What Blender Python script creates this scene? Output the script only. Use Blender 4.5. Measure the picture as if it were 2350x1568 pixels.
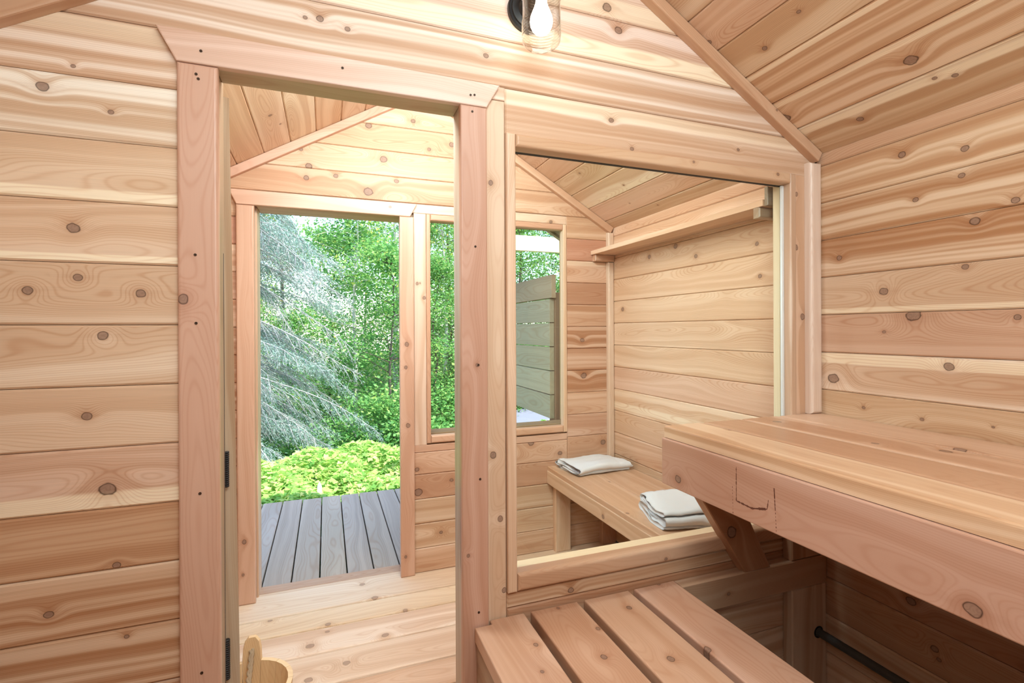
import bpy, math, random
import numpy as np
from mathutils import Vector, Matrix

for o in list(bpy.data.objects):
    bpy.data.objects.remove(o)
SC = bpy.context.scene
COL = SC.collection
random.seed(7)
RNG = np.random.default_rng(11)
# ---------------------------------------------------------------- camera
# world: x along the partition, y away from the camera, z up (0 = eye height); metres
YAW, PIT, ROL, FPX = .3558, -.0007, -.0044, 1146.05
cy_, sy_, cp_, sp_ = math.cos(YAW), math.sin(YAW), math.cos(PIT), math.sin(PIT)
FW = Vector((sy_*cp_, cy_*cp_, sp_)); R0 = Vector((cy_, -sy_, 0)); U0 = R0.cross(FW)
RT = math.cos(ROL)*R0 + math.sin(ROL)*U0; UP = -math.sin(ROL)*R0 + math.cos(ROL)*U0
cam_d = bpy.data.cameras.new('camera'); cam = bpy.data.objects.new('camera', cam_d); COL.objects.link(cam)
cam_d.sensor_width = 36; cam_d.sensor_fit = 'HORIZONTAL'; cam_d.lens = FPX/2350*36
cam_d.shift_y = -25.6/2350; cam_d.clip_start = .02; cam_d.clip_end = 500
m = Matrix((( RT.x, UP.x, -FW.x, 0), (RT.y, UP.y, -FW.y, -1.30), (RT.z, UP.z, -FW.z, 0), (0, 0, 0, 1)))
cam.matrix_world = m
SC.camera = cam
# ---------------------------------------------------------------- exposure, sky, sun, soft lights
SC.view_settings.view_transform = 'Standard'; SC.view_settings.look = 'None'
SC.view_settings.gamma = 1; SC.view_settings.use_curve_mapping = False
SC.view_settings.exposure = 0.0
SC.cycles.transparent_max_bounces = 24
SC.cycles.max_bounces = 8; SC.cycles.diffuse_bounces = 4; SC.cycles.glossy_bounces = 3; SC.cycles.transmission_bounces = 4
W = bpy.data.worlds.new('sky'); SC.world = W; W.use_nodes = True
wn = W.node_tree; wn.nodes.clear()
wo = wn.nodes.new('ShaderNodeOutputWorld'); wb = wn.nodes.new('ShaderNodeBackground'); ws = wn.nodes.new('ShaderNodeTexSky')
ws.sky_type = 'NISHITA'; ws.sun_disc = False; ws.sun_elevation = math.radians(55); ws.sun_rotation = math.radians(149)
ws.air_density = 1.0; ws.dust_density = 1.0; ws.ozone_density = 1.0
wb.inputs['Strength'].default_value = 0.75
wn.links.new(ws.outputs[0], wb.inputs[0]); wn.links.new(wb.outputs[0], wo.inputs[0])

def lamp(name, kind, loc, target, energy, color, **kw):
    d = bpy.data.lights.new(name, kind); d.energy = energy; d.color = color
    for k, v in kw.items(): setattr(d, k, v)
    o = bpy.data.objects.new(name, d); COL.objects.link(o); o.location = loc
    o.rotation_euler = (Vector(target)-Vector(loc)).to_track_quat('-Z', 'Y').to_euler()
    return o
SUN_DIR = Vector((.50, -.60, 1.38))           # towards the sun: behind the cabin, to the right
lamp('sun', 'SUN', (3, -5, 8), Vector((3, -5, 8))-SUN_DIR, 10.0, (1, .95, .86), angle=math.radians(.6))
# added area lights brightening the sauna, standing in for a bounced flash
lamp('fill_light', 'AREA', (.10, -1.60, .95), (.45, 0, -.02), 27.5, (.82, .975, 1.0), shape='RECTANGLE', size=.9, size_y=.6)
lamp('fill_light', 'AREA', (.5, -1.0, 1.14), (.5, -.7, 0), 9, (.82, .975, 1.0), shape='RECTANGLE', size=.5, size_y=1.0)
lamp('fill_light', 'AREA', (.15, -1.55, .10), (.75, -.75, 1.3), 8, (.82, .975, 1.0), shape='RECTANGLE', size=.5, size_y=.5)
# added area lights brightening the changing room, hidden high behind the partition
lamp('fill_light', 'AREA', (.52, .24, 1.09), (.5, 1.3, .5), 24, (.82, .975, 1.0), shape='RECTANGLE', size=.5, size_y=.16)
lamp('fill_light', 'AREA', (-.1, .25, .88), (1.2, .9, -.8), 15, (.82, .975, 1.0), shape='RECTANGLE', size=.3, size_y=.3)

# ---------------------------------------------------------------- materials
def lin(c):
    return tuple((v/255/12.92 if v/255 <= .04045 else ((v/255+.055)/1.055)**2.4) for v in c)
class NT:
    def __init__(s, t): s.t = t
    def n(s, typ, ins=None, **kw):
        x = s.t.nodes.new(typ)
        for k, v in kw.items(): setattr(x, k, v)
        for k, v in (ins or {}).items(): s.set(x.inputs[k], v)
        return x
    def set(s, sock, v):
        if isinstance(v, bpy.types.NodeSocket): s.t.links.new(v, sock)
        elif isinstance(v, bpy.types.Node): s.t.links.new(v.outputs[0], sock)
        else: sock.default_value = v
    def m(s, op, a, b=0, c=0, clamp=False):
        return s.n('ShaderNodeMath', {0: a, 1: b, 2: c}, operation=op, use_clamp=clamp).outputs[0]
    def v(s, op, a, b=(0, 0, 0)):
        x = s.n('ShaderNodeVectorMath', {0: a, 1: b}, operation=op)
        return x.outputs['Value'] if op in ('LENGTH', 'DOT_PRODUCT') else x.outputs[0]
    def mix(s, f, a, b):
        x = s.n('ShaderNodeMix', data_type='RGBA')
        s.set(x.inputs[0], f); s.set(x.inputs[6], a); s.set(x.inputs[7], b); return x.outputs[2]
    def ss(s, x, a, b):
        r = s.n('ShaderNodeMapRange', {0: x, 1: a, 2: b, 3: 0.0, 4: 1.0}, interpolation_type='SMOOTHSTEP'); return r.outputs[0]
    def noise(s, vec, scale=1.0, detail=1.0, rough=.5, dist=0.0):
        x = s.n('ShaderNodeTexNoise', {'Vector': vec, 'Scale': scale, 'Detail': detail, 'Roughness': rough, 'Distortion': dist}); return x.outputs[0]
    def gauss(s, x):      # exp(-x*x)
        return s.m('EXPONENT', s.m('MULTIPLY', s.m('MULTIPLY', x, x), -1))
def newmat(name):
    mt = bpy.data.materials.new(name); mt.use_nodes = True; mt.node_tree.nodes.clear()
    return mt, NT(mt.node_tree)

def knot_group():
    g = bpy.data.node_groups.new('knot', 'ShaderNodeTree'); N = NT(g)
    for nm, ty in (('P', 'NodeSocketVector'), ('K', 'NodeSocketVector'), ('D', 'NodeSocketFloat')):
        g.interface.new_socket(nm, in_out='INPUT', socket_type=ty)
    for nm in ('Inside', 'Rim', 'Halo', 'Warp'):
        g.interface.new_socket(nm, in_out='OUTPUT', socket_type='NodeSocketFloat')
    gi = N.n('NodeGroupInput'); go = N.n('NodeGroupOutput')
    sp = N.n('ShaderNodeSeparateXYZ', {0: gi.outputs[0]}); sk = N.n('ShaderNodeSeparateXYZ', {0: gi.outputs[1]})
    r = N.m('MAXIMUM', sk.outputs[2], .0004); on = N.m('GREATER_THAN', sk.outputs[2], .0006)
    dx = N.m('SUBTRACT', sp.outputs[0], sk.outputs[0]); dy = N.m('SUBTRACT', sp.outputs[1], sk.outputs[1])
    dx = N.m('DIVIDE', dx, r); dy = N.m('DIVIDE', dy, r)
    d = N.m('SQRT', N.m('ADD', N.m('MULTIPLY', N.m('MULTIPLY', dx, dx), .72), N.m('MULTIPLY', dy, dy)))
    d2 = N.m('ADD', d, N.m('MULTIPLY', gi.outputs[2], .55))
    N.set(go.inputs[0], N.m('MULTIPLY', on, N.m('SUBTRACT', 1, N.ss(d2, .8, 1.05))))
    N.set(go.inputs[1], N.m('MULTIPLY', on, N.gauss(N.m('MULTIPLY', N.m('SUBTRACT', d2, 1.0), 8.5))))
    tail = N.m('MULTIPLY', N.gauss(N.m('DIVIDE', dx, 4.2)), N.gauss(N.m('DIVIDE', N.m('ADD', dy, N.m('MULTIPLY', gi.outputs[2], 2.0)), 1.0)))
    halo = N.m('MAXIMUM', N.gauss(N.m('DIVIDE', d2, 1.9)), N.m('MULTIPLY', tail, .65))
    N.set(go.inputs[2], N.m('MULTIPLY', on, halo))
    N.set(go.inputs[3], N.m('MULTIPLY', N.m('MULTIPLY', on, r), N.gauss(N.m('DIVIDE', d, 3.2))))
    return g
KG = knot_group()

def make_wood(name, knots=4, **kw):
    P_ = dict(freq=330., line=.44, rough=.5, spec=.3, dark=(.66, .47, .33), knotcol=(124, 97, 86), haloc=(.66, .48, .37), lite=(1.16, 1.30, 1.46), fiber=.17, rim=.85)
    P_.update(kw)
    mt, N = newmat(name)
    tc = N.n('ShaderNodeTexCoord').outputs['Object']
    A = lambda a, o=2: N.n('ShaderNodeAttribute', attribute_type='OBJECT', attribute_name=a).outputs[o]
    seed = A('seed'); base = A('base', 0); strk = A('streak'); sap = N.n('ShaderNodeSeparateXYZ', {0: A('sap', 1)})
    off = N.n('ShaderNodeCombineXYZ', {0: N.m('MULTIPLY', seed, 13.1), 1: N.m('MULTIPLY', seed, 7.7), 2: N.m('MULTIPLY', seed, 3.3)}).outputs[0]
    P = N.v('ADD', tc, off)
    x, y, z = N.n('ShaderNodeSeparateXYZ', {0: tc}).outputs
    nb = N.n('ShaderNodeTexNoise', {'Vector': N.v('MULTIPLY', P, (1.1, 4, 4)), 'Scale': 1.0, 'Detail': 2.0})
    sb = N.n('ShaderNodeSeparateColor', {0: nb.outputs[1]})
    n1 = N.m('SUBTRACT', sb.outputs[0], .5); n2 = N.m('SUBTRACT', sb.outputs[1], .5)
    fr = N.m('SUBTRACT', N.m('FRACT', N.m('MULTIPLY', seed, 5.37)), .5)
    yy = N.m('ADD', N.m('ADD', y, N.m('ADD', N.m('MULTIPLY', fr, .16), A('edge'))), N.m('MULTIPLY', n1, .05))
    zz = N.m('ADD', N.m('ADD', z, .055), N.m('MULTIPLY', n2, A('cath')))
    r = N.m('SQRT', N.m('ADD', N.m('MULTIPLY', yy, yy), N.m('MULTIPLY', zz, zz)))
    ins = rim = halo = None
    if knots:
        nk = N.m('SUBTRACT', N.noise(N.v('MULTIPLY', P, (70, 70, 70)), 1, 1), .5)
        for i in range(knots):
            k = N.n('ShaderNodeGroup'); k.node_tree = KG
            N.set(k.inputs[0], tc); N.set(k.inputs[1], A('k%d' % (i+1), 1)); N.set(k.inputs[2], nk)
            if ins is None: ins, rim, halo, wp = k.outputs
            else:
                ins = N.m('MAXIMUM', ins, k.outputs[0]); rim = N.m('MAXIMUM', rim, k.outputs[1])
                halo = N.m('MAXIMUM', halo, k.outputs[2]); wp = N.m('MAXIMUM', wp, k.outputs[3])
        r = N.m('ADD', r, N.m('MULTIPLY', wp, 2.2))
    # growth rings: thin dark latewood lines
    rr = N.m('ADD', N.m('MULTIPLY', r, P_['freq']), N.m('MULTIPLY', n1, 5.0))
    w = N.m('ADD', N.m('MULTIPLY', N.m('SINE', N.m('MULTIPLY', rr, 6.283)), .5), .5)
    w = N.m('POWER', w, 4.0)
    band = N.noise(N.n('ShaderNodeCombineXYZ', {0: N.m('ADD', N.m('MULTIPLY', r, 34.), N.m('MULTIPLY', seed, 9.1)), 1: N.m('MULTIPLY', x, .25), 2: seed}).outputs[0], 1.0, 2.0, .6)
    w = N.m('MULTIPLY', w, N.m('MULTIPLY', N.m('ADD', .25, band), P_['line']))
    fib = N.noise(N.v('MULTIPLY', P, (9, 620, 620)), 1.0, 1.0)
    # heartwood / sapwood bands that follow the rings
    st = N.ss(band, .40, .62); sl = N.ss(band, .52, .36)
    darkc = N.v('MULTIPLY', base, P_['dark']); litec = N.v('MULTIPLY', base, P_['lite'])
    col = N.mix(N.m('MULTIPLY', N.m('MULTIPLY', st, strk), .95, clamp=True), base, darkc)
    col = N.mix(N.m('MULTIPLY', sl, N.m('MULTIPLY', strk, 1.05), clamp=True), col, litec)
    sd = N.m('DIVIDE', N.m('ABSOLUTE', N.m('SUBTRACT', N.m('ADD', y, N.m('MULTIPLY', n1, .012)), sap.outputs[0])), N.m('MAXIMUM', sap.outputs[1], .0005))
    col = N.mix(N.m('MULTIPLY', N.m('SUBTRACT', 1, N.ss(sd, .7, 1.15)), sap.outputs[2]), col, lin((250, 234, 206))+(1,))
    col = N.mix(w, col, N.v('MULTIPLY', col, (.70, .46, .30)))
    f2 = N.m('ADD', 1-P_['fiber']*.5, N.m('MULTIPLY', fib, P_['fiber']))
    col = N.v('SCALE', col); col.node.inputs['Scale'].default_value = 1
    N.set(col.node.inputs['Scale'], f2)
    if knots:
        col = N.mix(N.m('MULTIPLY', halo, .62), col, N.v('MULTIPLY', col, P_['haloc']))
        kc = lin(P_['knotcol'])+(1,)
        kr = N.m('MULTIPLY', N.m('SINE', N.m('MULTIPLY', nk, 26.)), .14)
        col = N.mix(N.m('MULTIPLY', ins, .78), col, N.mix(N.m('ADD', .35, kr), kc, lin((172, 140, 118))+(1,)))
        col = N.mix(N.m('MULTIPLY', rim, P_['rim']), col, lin((62, 38, 28))+(1,))
    bs = N.n('ShaderNodeBsdfPrincipled', {'Base Color': col, 'Roughness': P_['rough'], 'Specular IOR Level': P_['spec']})
    out = N.n('ShaderNodeOutputMaterial', {0: bs.outputs[0]})
    return mt
CEDAR = make_wood('cedar')
CEDAR0 = make_wood('cedar_plain', knots=0)
FLOORW = make_wood('worn_floor_cedar', knotcol=(170, 140, 120), rim=.45, line=.34, rough=.6, haloc=(.80, .68, .58))
TRIM = make_wood('cedar_trim', rough=.38, spec=.45, line=.24, fiber=.06)
TRIM0 = make_wood('cedar_trim_plain', knots=0, rough=.38, spec=.45, line=.24, fiber=.06)
GREY = make_wood('weathered_wood', knots=0, line=.34, rough=.75, spec=.2, dark=(.78, .76, .74), lite=(1.15, 1.13, 1.12), freq=150., fiber=.16)
PLAIN_OF = {CEDAR: CEDAR0, FLOORW: CEDAR0, TRIM: TRIM0}

def simple(name, color, rough=.5, metal=0., spec=.5, bump=None):
    mt, N = newmat(name)
    b = N.n('ShaderNodeBsdfPrincipled', {'Base Color': lin(color)+(1,), 'Roughness': rough, 'Metallic': metal, 'Specular IOR Level': spec})
    tc = N.n('ShaderNodeTexCoord').outputs['Object']
    sc, amt, dist = bump or (300., .05, .001)
    nz = N.noise(tc, sc, 2.0)
    col = lin(color)+(1,) if rough > .94 else N.mix(N.m('MULTIPLY', nz, .25), lin(color)+(1,), tuple(v*.86 for v in lin(color))+(1,))
    N.set(b.inputs['Base Color'], col)
    bp = N.n('ShaderNodeBump', {'Strength': amt, 'Distance': dist, 'Height': nz}); N.set(b.inputs['Normal'], bp.outputs[0])
    N.n('ShaderNodeOutputMaterial', {0: b.outputs[0]}); return mt
BLACK = simple('black_painted_metal', (26, 26, 28), .38)
SHADOW = simple('dark_backing', (52, 38, 30), .9)
RUBBER = simple('dark_seal', (62, 60, 62), .8)
PIPE = simple('dark_grey_pipe', (70, 68, 66), .6)
SCREW = simple('bronze_screw', (70, 52, 40), .4, .6)
TERRY = simple('white_terry', (253, 253, 255), .95, 0, .1, (700., .9, .004))
TAPE = simple('clear_sealant', (232, 238, 240), .15)
ROPE = simple('jute_rope', (170, 145, 118), .9, 0, .1, (500., .5, .002))
SCORCH = simple('scorched_wood', (104, 58, 42), .8)
WHITEP = simple('white_plastic', (240, 240, 245), .5)
CONC = simple('pale_gravel', (128, 128, 142), .9, 0, .1, (60., .6, .01))
SOIL = simple('forest_soil', (62, 78, 40), .95, 0, .05, (20., .8, .05))
BARK_D = simple('dark_bark', (92, 84, 74), .95, 0, .1, (25., .8, .02))
BARK_P = simple('pale_bark', (200, 198, 190), .9, 0, .1, (18., .7, .01))
BARK_S = simple('spruce_bark', (150, 152, 148), .95, 0, .1, (25., .7, .01))
ROOF = simple('roof_panel', (120, 105, 90), .8)

def glassmat(name, tint=(.96, .985, .975), gloss=1.0):
    mt, N = newmat(name)
    tr = N.n('ShaderNodeBsdfTransparent', {0: tint+(1,)}); gl = N.n('ShaderNodeBsdfGlossy', {'Roughness': .02})
    lw = N.n('ShaderNodeLayerWeight', {0: .5}).outputs['Facing']      # two-sided Schlick curve
    fr = N.n('ShaderNodeMath', {0: N.m('MULTIPLY', N.m('POWER', lw, 4.0), .9), 1: .045}, operation='ADD')
    mx = N.n('ShaderNodeMixShader', {0: N.m('MULTIPLY', fr.outputs[0], gloss), 1: tr.outputs[0], 2: gl.outputs[0]})
    N.n('ShaderNodeOutputMaterial', {0: mx.outputs[0]}); return mt
GLASS = glassmat('window_glass', gloss=.6)
JAR = glassmat('jar_glass', (.95, .955, .95), 2.4)
def bulbmat():
    mt, N = newmat('lit_bulb')
    e = N.n('ShaderNodeEmission', {0: (1, .86, .68, 1), 1: 11.0}); N.n('ShaderNodeOutputMaterial', {0: e.outputs[0]}); return mt
BULB = bulbmat()
def leafmat(name, cols, trans=.45):
    mt, N = newmat(name)
    v = N.n('ShaderNodeAttribute', attribute_type='GEOMETRY', attribute_name='v').outputs[2]
    cr = N.n('ShaderNodeValToRGB', {0: v}); el = cr.color_ramp.elements
    for i, (p, c) in enumerate(cols):
        e = el[i] if i < 2 else el.new(p)
        e.position = p; e.color = lin(c)+(1,)
    d = N.n('ShaderNodeBsdfPrincipled', {'Base Color': cr.outputs[0], 'Roughness': .55, 'Specular IOR Level': .3})
    t = N.n('ShaderNodeBsdfTranslucent', {0: cr.outputs[0]})
    mx = N.n('ShaderNodeMixShader', {0: trans, 1: d.outputs[0], 2: t.outputs[0]})
    N.n('ShaderNodeOutputMaterial', {0: mx.outputs[0]}); return mt
LEAF = leafmat('deciduous_leaves', [(0, (74, 134, 70)), (.5, (118, 172, 92)), (.78, (164, 202, 112)), (.93, (220, 216, 110)), (1, (240, 200, 100))])
LEAF2 = leafmat('bush_leaves', [(0, (124, 178, 84)), (.5, (168, 208, 108)), (.85, (206, 228, 134)), (1, (232, 232, 150))])
NEEDLE = leafmat('spruce_needles', [(0, (96, 130, 116)), (.6, (134, 164, 150)), (1, (178, 198, 186))], .25)

# ---------------------------------------------------------------- object helpers
def tag(o, label=None, cat=None, group=None, kind=None):
    if label: o['label'] = label
    if cat: o['category'] = cat
    if group: o['group'] = group
    if kind: o['kind'] = kind
    return o
def empty(name, loc=(0, 0, 0), parent=None, **kw):
    o = bpy.data.objects.new(name, None); COL.objects.link(o); o.empty_display_size = .05
    o.matrix_world = Matrix.Translation(loc)
    if parent: attach(o, parent)
    return tag(o, **kw)
WM = {}
def wmat(o):
    return WM.get(o.name, o.matrix_basis)
def attach(o, parent, world=None):
    world = world if world is not None else o.matrix_basis.copy()
    o.parent = parent
    o.matrix_basis = wmat(parent).inverted() @ world
    WM[o.name] = world
def mesh_obj(name, me, mat, parent=None, world=None, props=None):
    o = bpy.data.objects.new(name, me); COL.objects.link(o)
    if mat and not me.materials: me.materials.append(mat)
    world = world or Matrix.Identity(4)
    if parent: attach(o, parent, world)
    else: o.matrix_basis = world; WM[o.name] = world
    for k, v in (props or {}).items(): o[k] = v
    return o
def clip(poly, a, b, c):            # keep a*u + b*v <= c
    out = []
    for i in range(len(poly)):
        p, q = poly[i], poly[(i+1) % len(poly)]
        dp, dq = a*p[0]+b*p[1]-c, a*q[0]+b*q[1]-c
        if dp <= 0: out.append(p)
        if dp*dq < 0:
            t = dp/(dp-dq); out.append((p[0]+t*(q[0]-p[0]), p[1]+t*(q[1]-p[1])))
    return out
def inset(poly, d):
    n = len(poly); out = []
    for i in range(n):
        p0, p1, p2 = Vector(poly[i-1]), Vector(poly[i]), Vector(poly[(i+1) % n])
        e1 = (p1-p0).normalized(); e2 = (p2-p1).normalized()
        n1 = Vector((-e1.y, e1.x)); n2 = Vector((-e2.y, e2.x))
        b = n1+n2; k = b.length
        if k < 1e-6: out.append(tuple(p1+n1*d)); continue
        b /= k; out.append(tuple(p1 + b*min(d/max(.3, b.dot(n1)), 3*d)))
    return out
def area2(poly):
    return sum(poly[i-1][0]*poly[i][1]-poly[i][0]*poly[i-1][1] for i in range(len(poly)))
def prism(poly, t, bev=.003, steps=1, back=0.):
    if area2(poly) < 0: poly = poly[::-1]
    n = len(poly); rings = [(poly, back)]
    if bev > 0:
        for k in range(steps+1):
            a = k/steps*math.pi/2
            rings.append((inset(poly, bev*(1-math.cos(a))) if k else poly, t-bev+bev*math.sin(a)))
    else: rings.append((poly, t))
    vs = [(p[0], p[1], z) for pl, z in rings for p in pl]
    fs = [tuple(range(n-1, -1, -1))]
    for k in range(len(rings)-1):
        for i in range(n):
            j = (i+1) % n; fs.append((k*n+i, k*n+j, (k+1)*n+j, (k+1)*n+i))
    L = (len(rings)-1)*n; fs.append(tuple(range(L, L+n)))
    return vs, fs
KN = {
'part': [(-0.496,0.0,0.218,0.0109),(-0.489,0.0,0.115,0.0082),(-0.572,0.0,0.085,0.0089),(-0.378,0.0,0.083,0.0095),(-0.446,0.0,-0.008,0.0102),(-0.475,0.0,-0.178,0.0092),(-0.439,0.0,-0.336,0.0149),(-0.424,0.0,-0.501,0.0075),(-0.407,0.0,-0.658,0.0047),(-0.546,0.0,0.506,0.0108),(-0.43,0.0,0.47,0.0056),(-0.495,0.0,0.557,0.0046),(-0.045,0.0,0.755,0.0052),(-0.011,0.0,0.759,0.0085),(0.052,0.0,0.747,0.0065),(0.411,0.0,0.748,0.0071),(0.791,0.0,0.964,0.0143),(0.83,0.0,0.903,0.0118),(0.784,0.0,0.768,0.0091),(0.637,0.0,0.79,0.0088),(1.194,0.0,0.795,0.0086),(1.298,0.0,0.763,0.0102),(0.804,0.0,0.628,0.0078),(1.292,0.0,0.599,0.0058),(0.876,0.0,0.551,0.0066),(0.282,-0.0,0.787,0.008),(-0.54,0.0,-0.584,0.0081),(0.662,0.0,-0.756,0.0089),(0.423,0.0,0.403,0.0071),(0.465,0.0,0.267,0.0096),(0.427,0.0,-0.343,0.0095),(0.446,-0.0,-0.52,0.0084),(0.457,0.0,-0.718,0.0072),(1.555,0.0,0.474,0.0077),(1.552,0.0,0.287,0.0092),(1.582,0.0,0.043,0.0108),(1.519,0.0,-0.084,0.0137)] ,
'casing': [(-0.295,-0.018,0.071,0.0115),(0.176,-0.018,0.089,0.0055),(0.377,-0.018,-0.093,0.0047),(0.35,-0.018,-0.598,0.0046)] ,
'right': [(1.646,-0.288,0.529,0.0106),(1.646,-0.448,0.493,0.0096),(1.646,-0.44,0.421,0.0084),(1.646,-0.325,0.383,0.0078),(1.646,-0.555,0.325,0.0089),(1.646,-0.47,0.289,0.0118),(1.646,-0.448,0.168,0.0084),(1.646,-0.088,0.242,0.0089),(1.646,-0.233,0.116,0.0124),(1.646,-0.318,0.04,0.0196),(1.646,-0.558,0.027,0.0078),(1.646,-0.234,-0.011,0.0055),(1.646,-0.409,-0.109,0.0123),(1.646,-0.066,-0.173,0.0181),(1.646,-0.34,-0.269,0.0051),(1.646,-0.169,-0.259,0.0057),(1.646,-0.508,-0.262,0.0034),(1.646,-0.308,-0.822,0.0131),(1.646,-0.371,-0.929,0.0101),(1.646,-0.381,-0.954,0.0063),(1.646,0.983,0.394,0.0118),(1.646,0.766,0.418,0.0131),(1.646,0.618,0.347,0.0103),(1.646,0.26,0.347,0.0089),(1.646,0.245,0.214,0.0088),(1.646,1.245,0.12,0.0129)] ,
'ceil': [(1.147,-0.029,0.914,0.0083),(1.252,-0.146,0.853,0.0079),(1.22,-0.289,0.871,0.006),(1.476,-0.415,0.721,0.0164),(1.564,-0.469,0.67,0.0069),(1.55,-0.43,0.678,0.0059),(1.476,-0.025,0.721,0.0164),(1.58,-0.207,0.661,0.0096),(1.558,-0.019,0.673,0.0076)] ,
'far': [(0.208,1.365,1.056,0.0157),(0.436,1.365,1.111,0.0116),(0.282,1.365,0.89,0.0181),(-0.079,1.365,0.816,0.0151),(-0.113,1.365,0.894,0.0086),(-0.09,1.365,0.757,0.0129),(0.048,1.365,0.78,0.011),(0.205,1.365,0.715,0.0224),(0.348,1.365,0.783,0.0114),(0.488,1.365,0.802,0.0116),(0.521,1.365,0.971,0.0094),(0.645,1.365,1.012,0.0143),(1.35,1.365,0.71,0.0207),(1.105,1.365,-0.653,0.0176),(1.58,1.365,-0.687,0.016),(1.289,1.365,-0.728,0.0129),(1.45,1.365,-0.276,0.0183),(1.44,1.365,-0.063,0.0131),(0.448,1.365,-0.74,0.0116),(0.455,1.365,-0.861,0.0209),(0.635,1.365,-0.816,0.0095),(0.576,1.365,-1.092,0.0094),(-0.367,1.365,-0.992,0.0103),(-0.372,1.365,-1.147,0.0062),(-0.352,1.365,-1.302,0.0104),(0.394,1.365,-0.072,0.0115),(0.399,1.365,-0.498,0.0115),(0.389,1.365,-0.194,0.0092)] ,
'ubt': [(1.363,-0.085,-0.3,0.0127),(1.34,-0.409,-0.3,0.0091),(1.412,-0.528,-0.3,0.0127),(1.47,-0.527,-0.3,0.013),(0.981,-0.471,-0.3,0.0059),(0.942,-0.701,-0.3,0.0093),(1.123,-0.134,-0.3,0.0052)] ,
'skirt': [(0.978,-0.08,-0.446,0.0117),(0.978,-0.802,-0.456,0.0127),(0.978,-0.303,-0.335,0.0056)] ,
'lb': [(0.613,-0.017,-0.79,0.0049),(0.802,-0.086,-0.79,0.0087),(0.669,-0.142,-0.79,0.0069),(0.624,-0.247,-0.79,0.0084),(0.77,-0.311,-0.79,0.0094),(0.878,-0.312,-0.79,0.0097),(0.961,-0.006,-0.79,0.0068),(0.489,-0.146,-0.79,0.0066),(0.464,-0.242,-0.79,0.005)] ,
'cb': [(1.39,0.975,-0.8,0.0091),(1.562,0.734,-0.8,0.0086),(1.22,0.555,-0.8,0.0076)] ,
'floor': [(0.213,1.197,-1.292,0.0148),(0.001,1.044,-1.292,0.0115),(-0.241,1.164,-1.292,0.0097),(0.165,1.348,-1.292,0.0133),(-0.068,0.908,-1.292,0.0161),(-0.002,0.987,-1.292,0.0094),(0.228,0.874,-1.292,0.0148),(0.067,0.745,-1.292,0.0136),(-0.068,0.695,-1.292,0.0145),(0.336,1.037,-1.292,0.0101)] ,
'brace': [(1.216,-0.045,-0.652,0.0195)] ,
'shelf': [(1.5,0.661,0.472,0.0144),(1.5,1.206,0.468,0.01),(1.5,0.412,0.475,0.0167)] ,
}
def board(name, poly, frame, t, parent, mat=None, base=(214, 170, 128), streak=.5, sap=(0, 0, 0), bev=.003, steps=1,
          kn=None, seed=None, rnd=0., cath=.11, edge=0., label=None, back=0., autok=0):
    """poly in the (u, v) plane of frame=(origin, U, V); u is the grain; thickness t grows along U x V"""
    if len(poly) < 3: return None
    O, U, V = (Vector(a) for a in frame); Nn = U.cross(V)
    us = [p[0] for p in poly]; vs_ = [p[1] for p in poly]
    if max(us)-min(us) < .004 or max(vs_)-min(vs_) < .004: return None
    uc, vc = (min(us)+max(us))/2, (min(vs_)+max(vs_))/2
    hu, hv = (max(us)-min(us))/2, (max(vs_)-min(vs_))/2
    bev = min(bev, hv*.45, hu*.45, t*.5)
    vs, fs = prism([(u-uc, v-vc) for u, v in poly], t, bev, steps, back)
    me = bpy.data.meshes.new(name); me.from_pydata(vs, [], fs); me.update()
    c = O + U*uc + V*vc
    M = Matrix(((U.x, V.x, Nn.x, c.x), (U.y, V.y, Nn.y, c.y), (U.z, V.z, Nn.z, c.z), (0, 0, 0, 1)))
    ks = []
    for k in KN.get(kn, ()) if kn else ():
        d = Vector(k[:3])-c
        if abs(d.dot(Nn)-t) < .05 and abs(d.dot(U)) < hu and abs(d.dot(V)) < hv:
            ks.append((d.dot(U), d.dot(V), k[3]*.82))
    ks = ks[:4]
    for _ in range(autok):
        if len(ks) < 4: ks.append((random.uniform(-hu, hu), random.uniform(-hv, hv)*.8, random.uniform(.003, .0085)))
    seed = random.random()*10 if seed is None else seed
    j = 1+random.uniform(-rnd, rnd)
    b = lin(base); lu = .3*b[0]+.6*b[1]+.1*b[2]; ds = .73 if mat not in (GREY, None) or mat is None else 1.
    b = [(lu+(v-lu)*ds)*1.08*j for v in b]; b[0] *= 1+random.uniform(-rnd*.5, rnd*.5); b = tuple(min(.93, v) for v in b)
    pr = {'seed': seed, 'base': b, 'streak': float(streak), 'cath': float(cath), 'edge': float(edge), 'sap': tuple(float(a) for a in sap)}
    mat = mat or CEDAR
    if ks:
        for i, k in enumerate(ks): pr['k%d' % (i+1)] = tuple(float(a) for a in k)
    else: mat = PLAIN_OF.get(mat, mat)
    o = mesh_obj(name, me, mat, parent, M, pr)
    if label: o['label'] = label
    return o
def rect(a, b, c, d): return [(a, c), (b, c), (b, d), (a, d)]
X, Y, Z = (1, 0, 0), (0, 1, 0), (0, 0, 1)
NX, NY, NZ = (-1, 0, 0), (0, -1, 0), (0, 0, -1)
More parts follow.
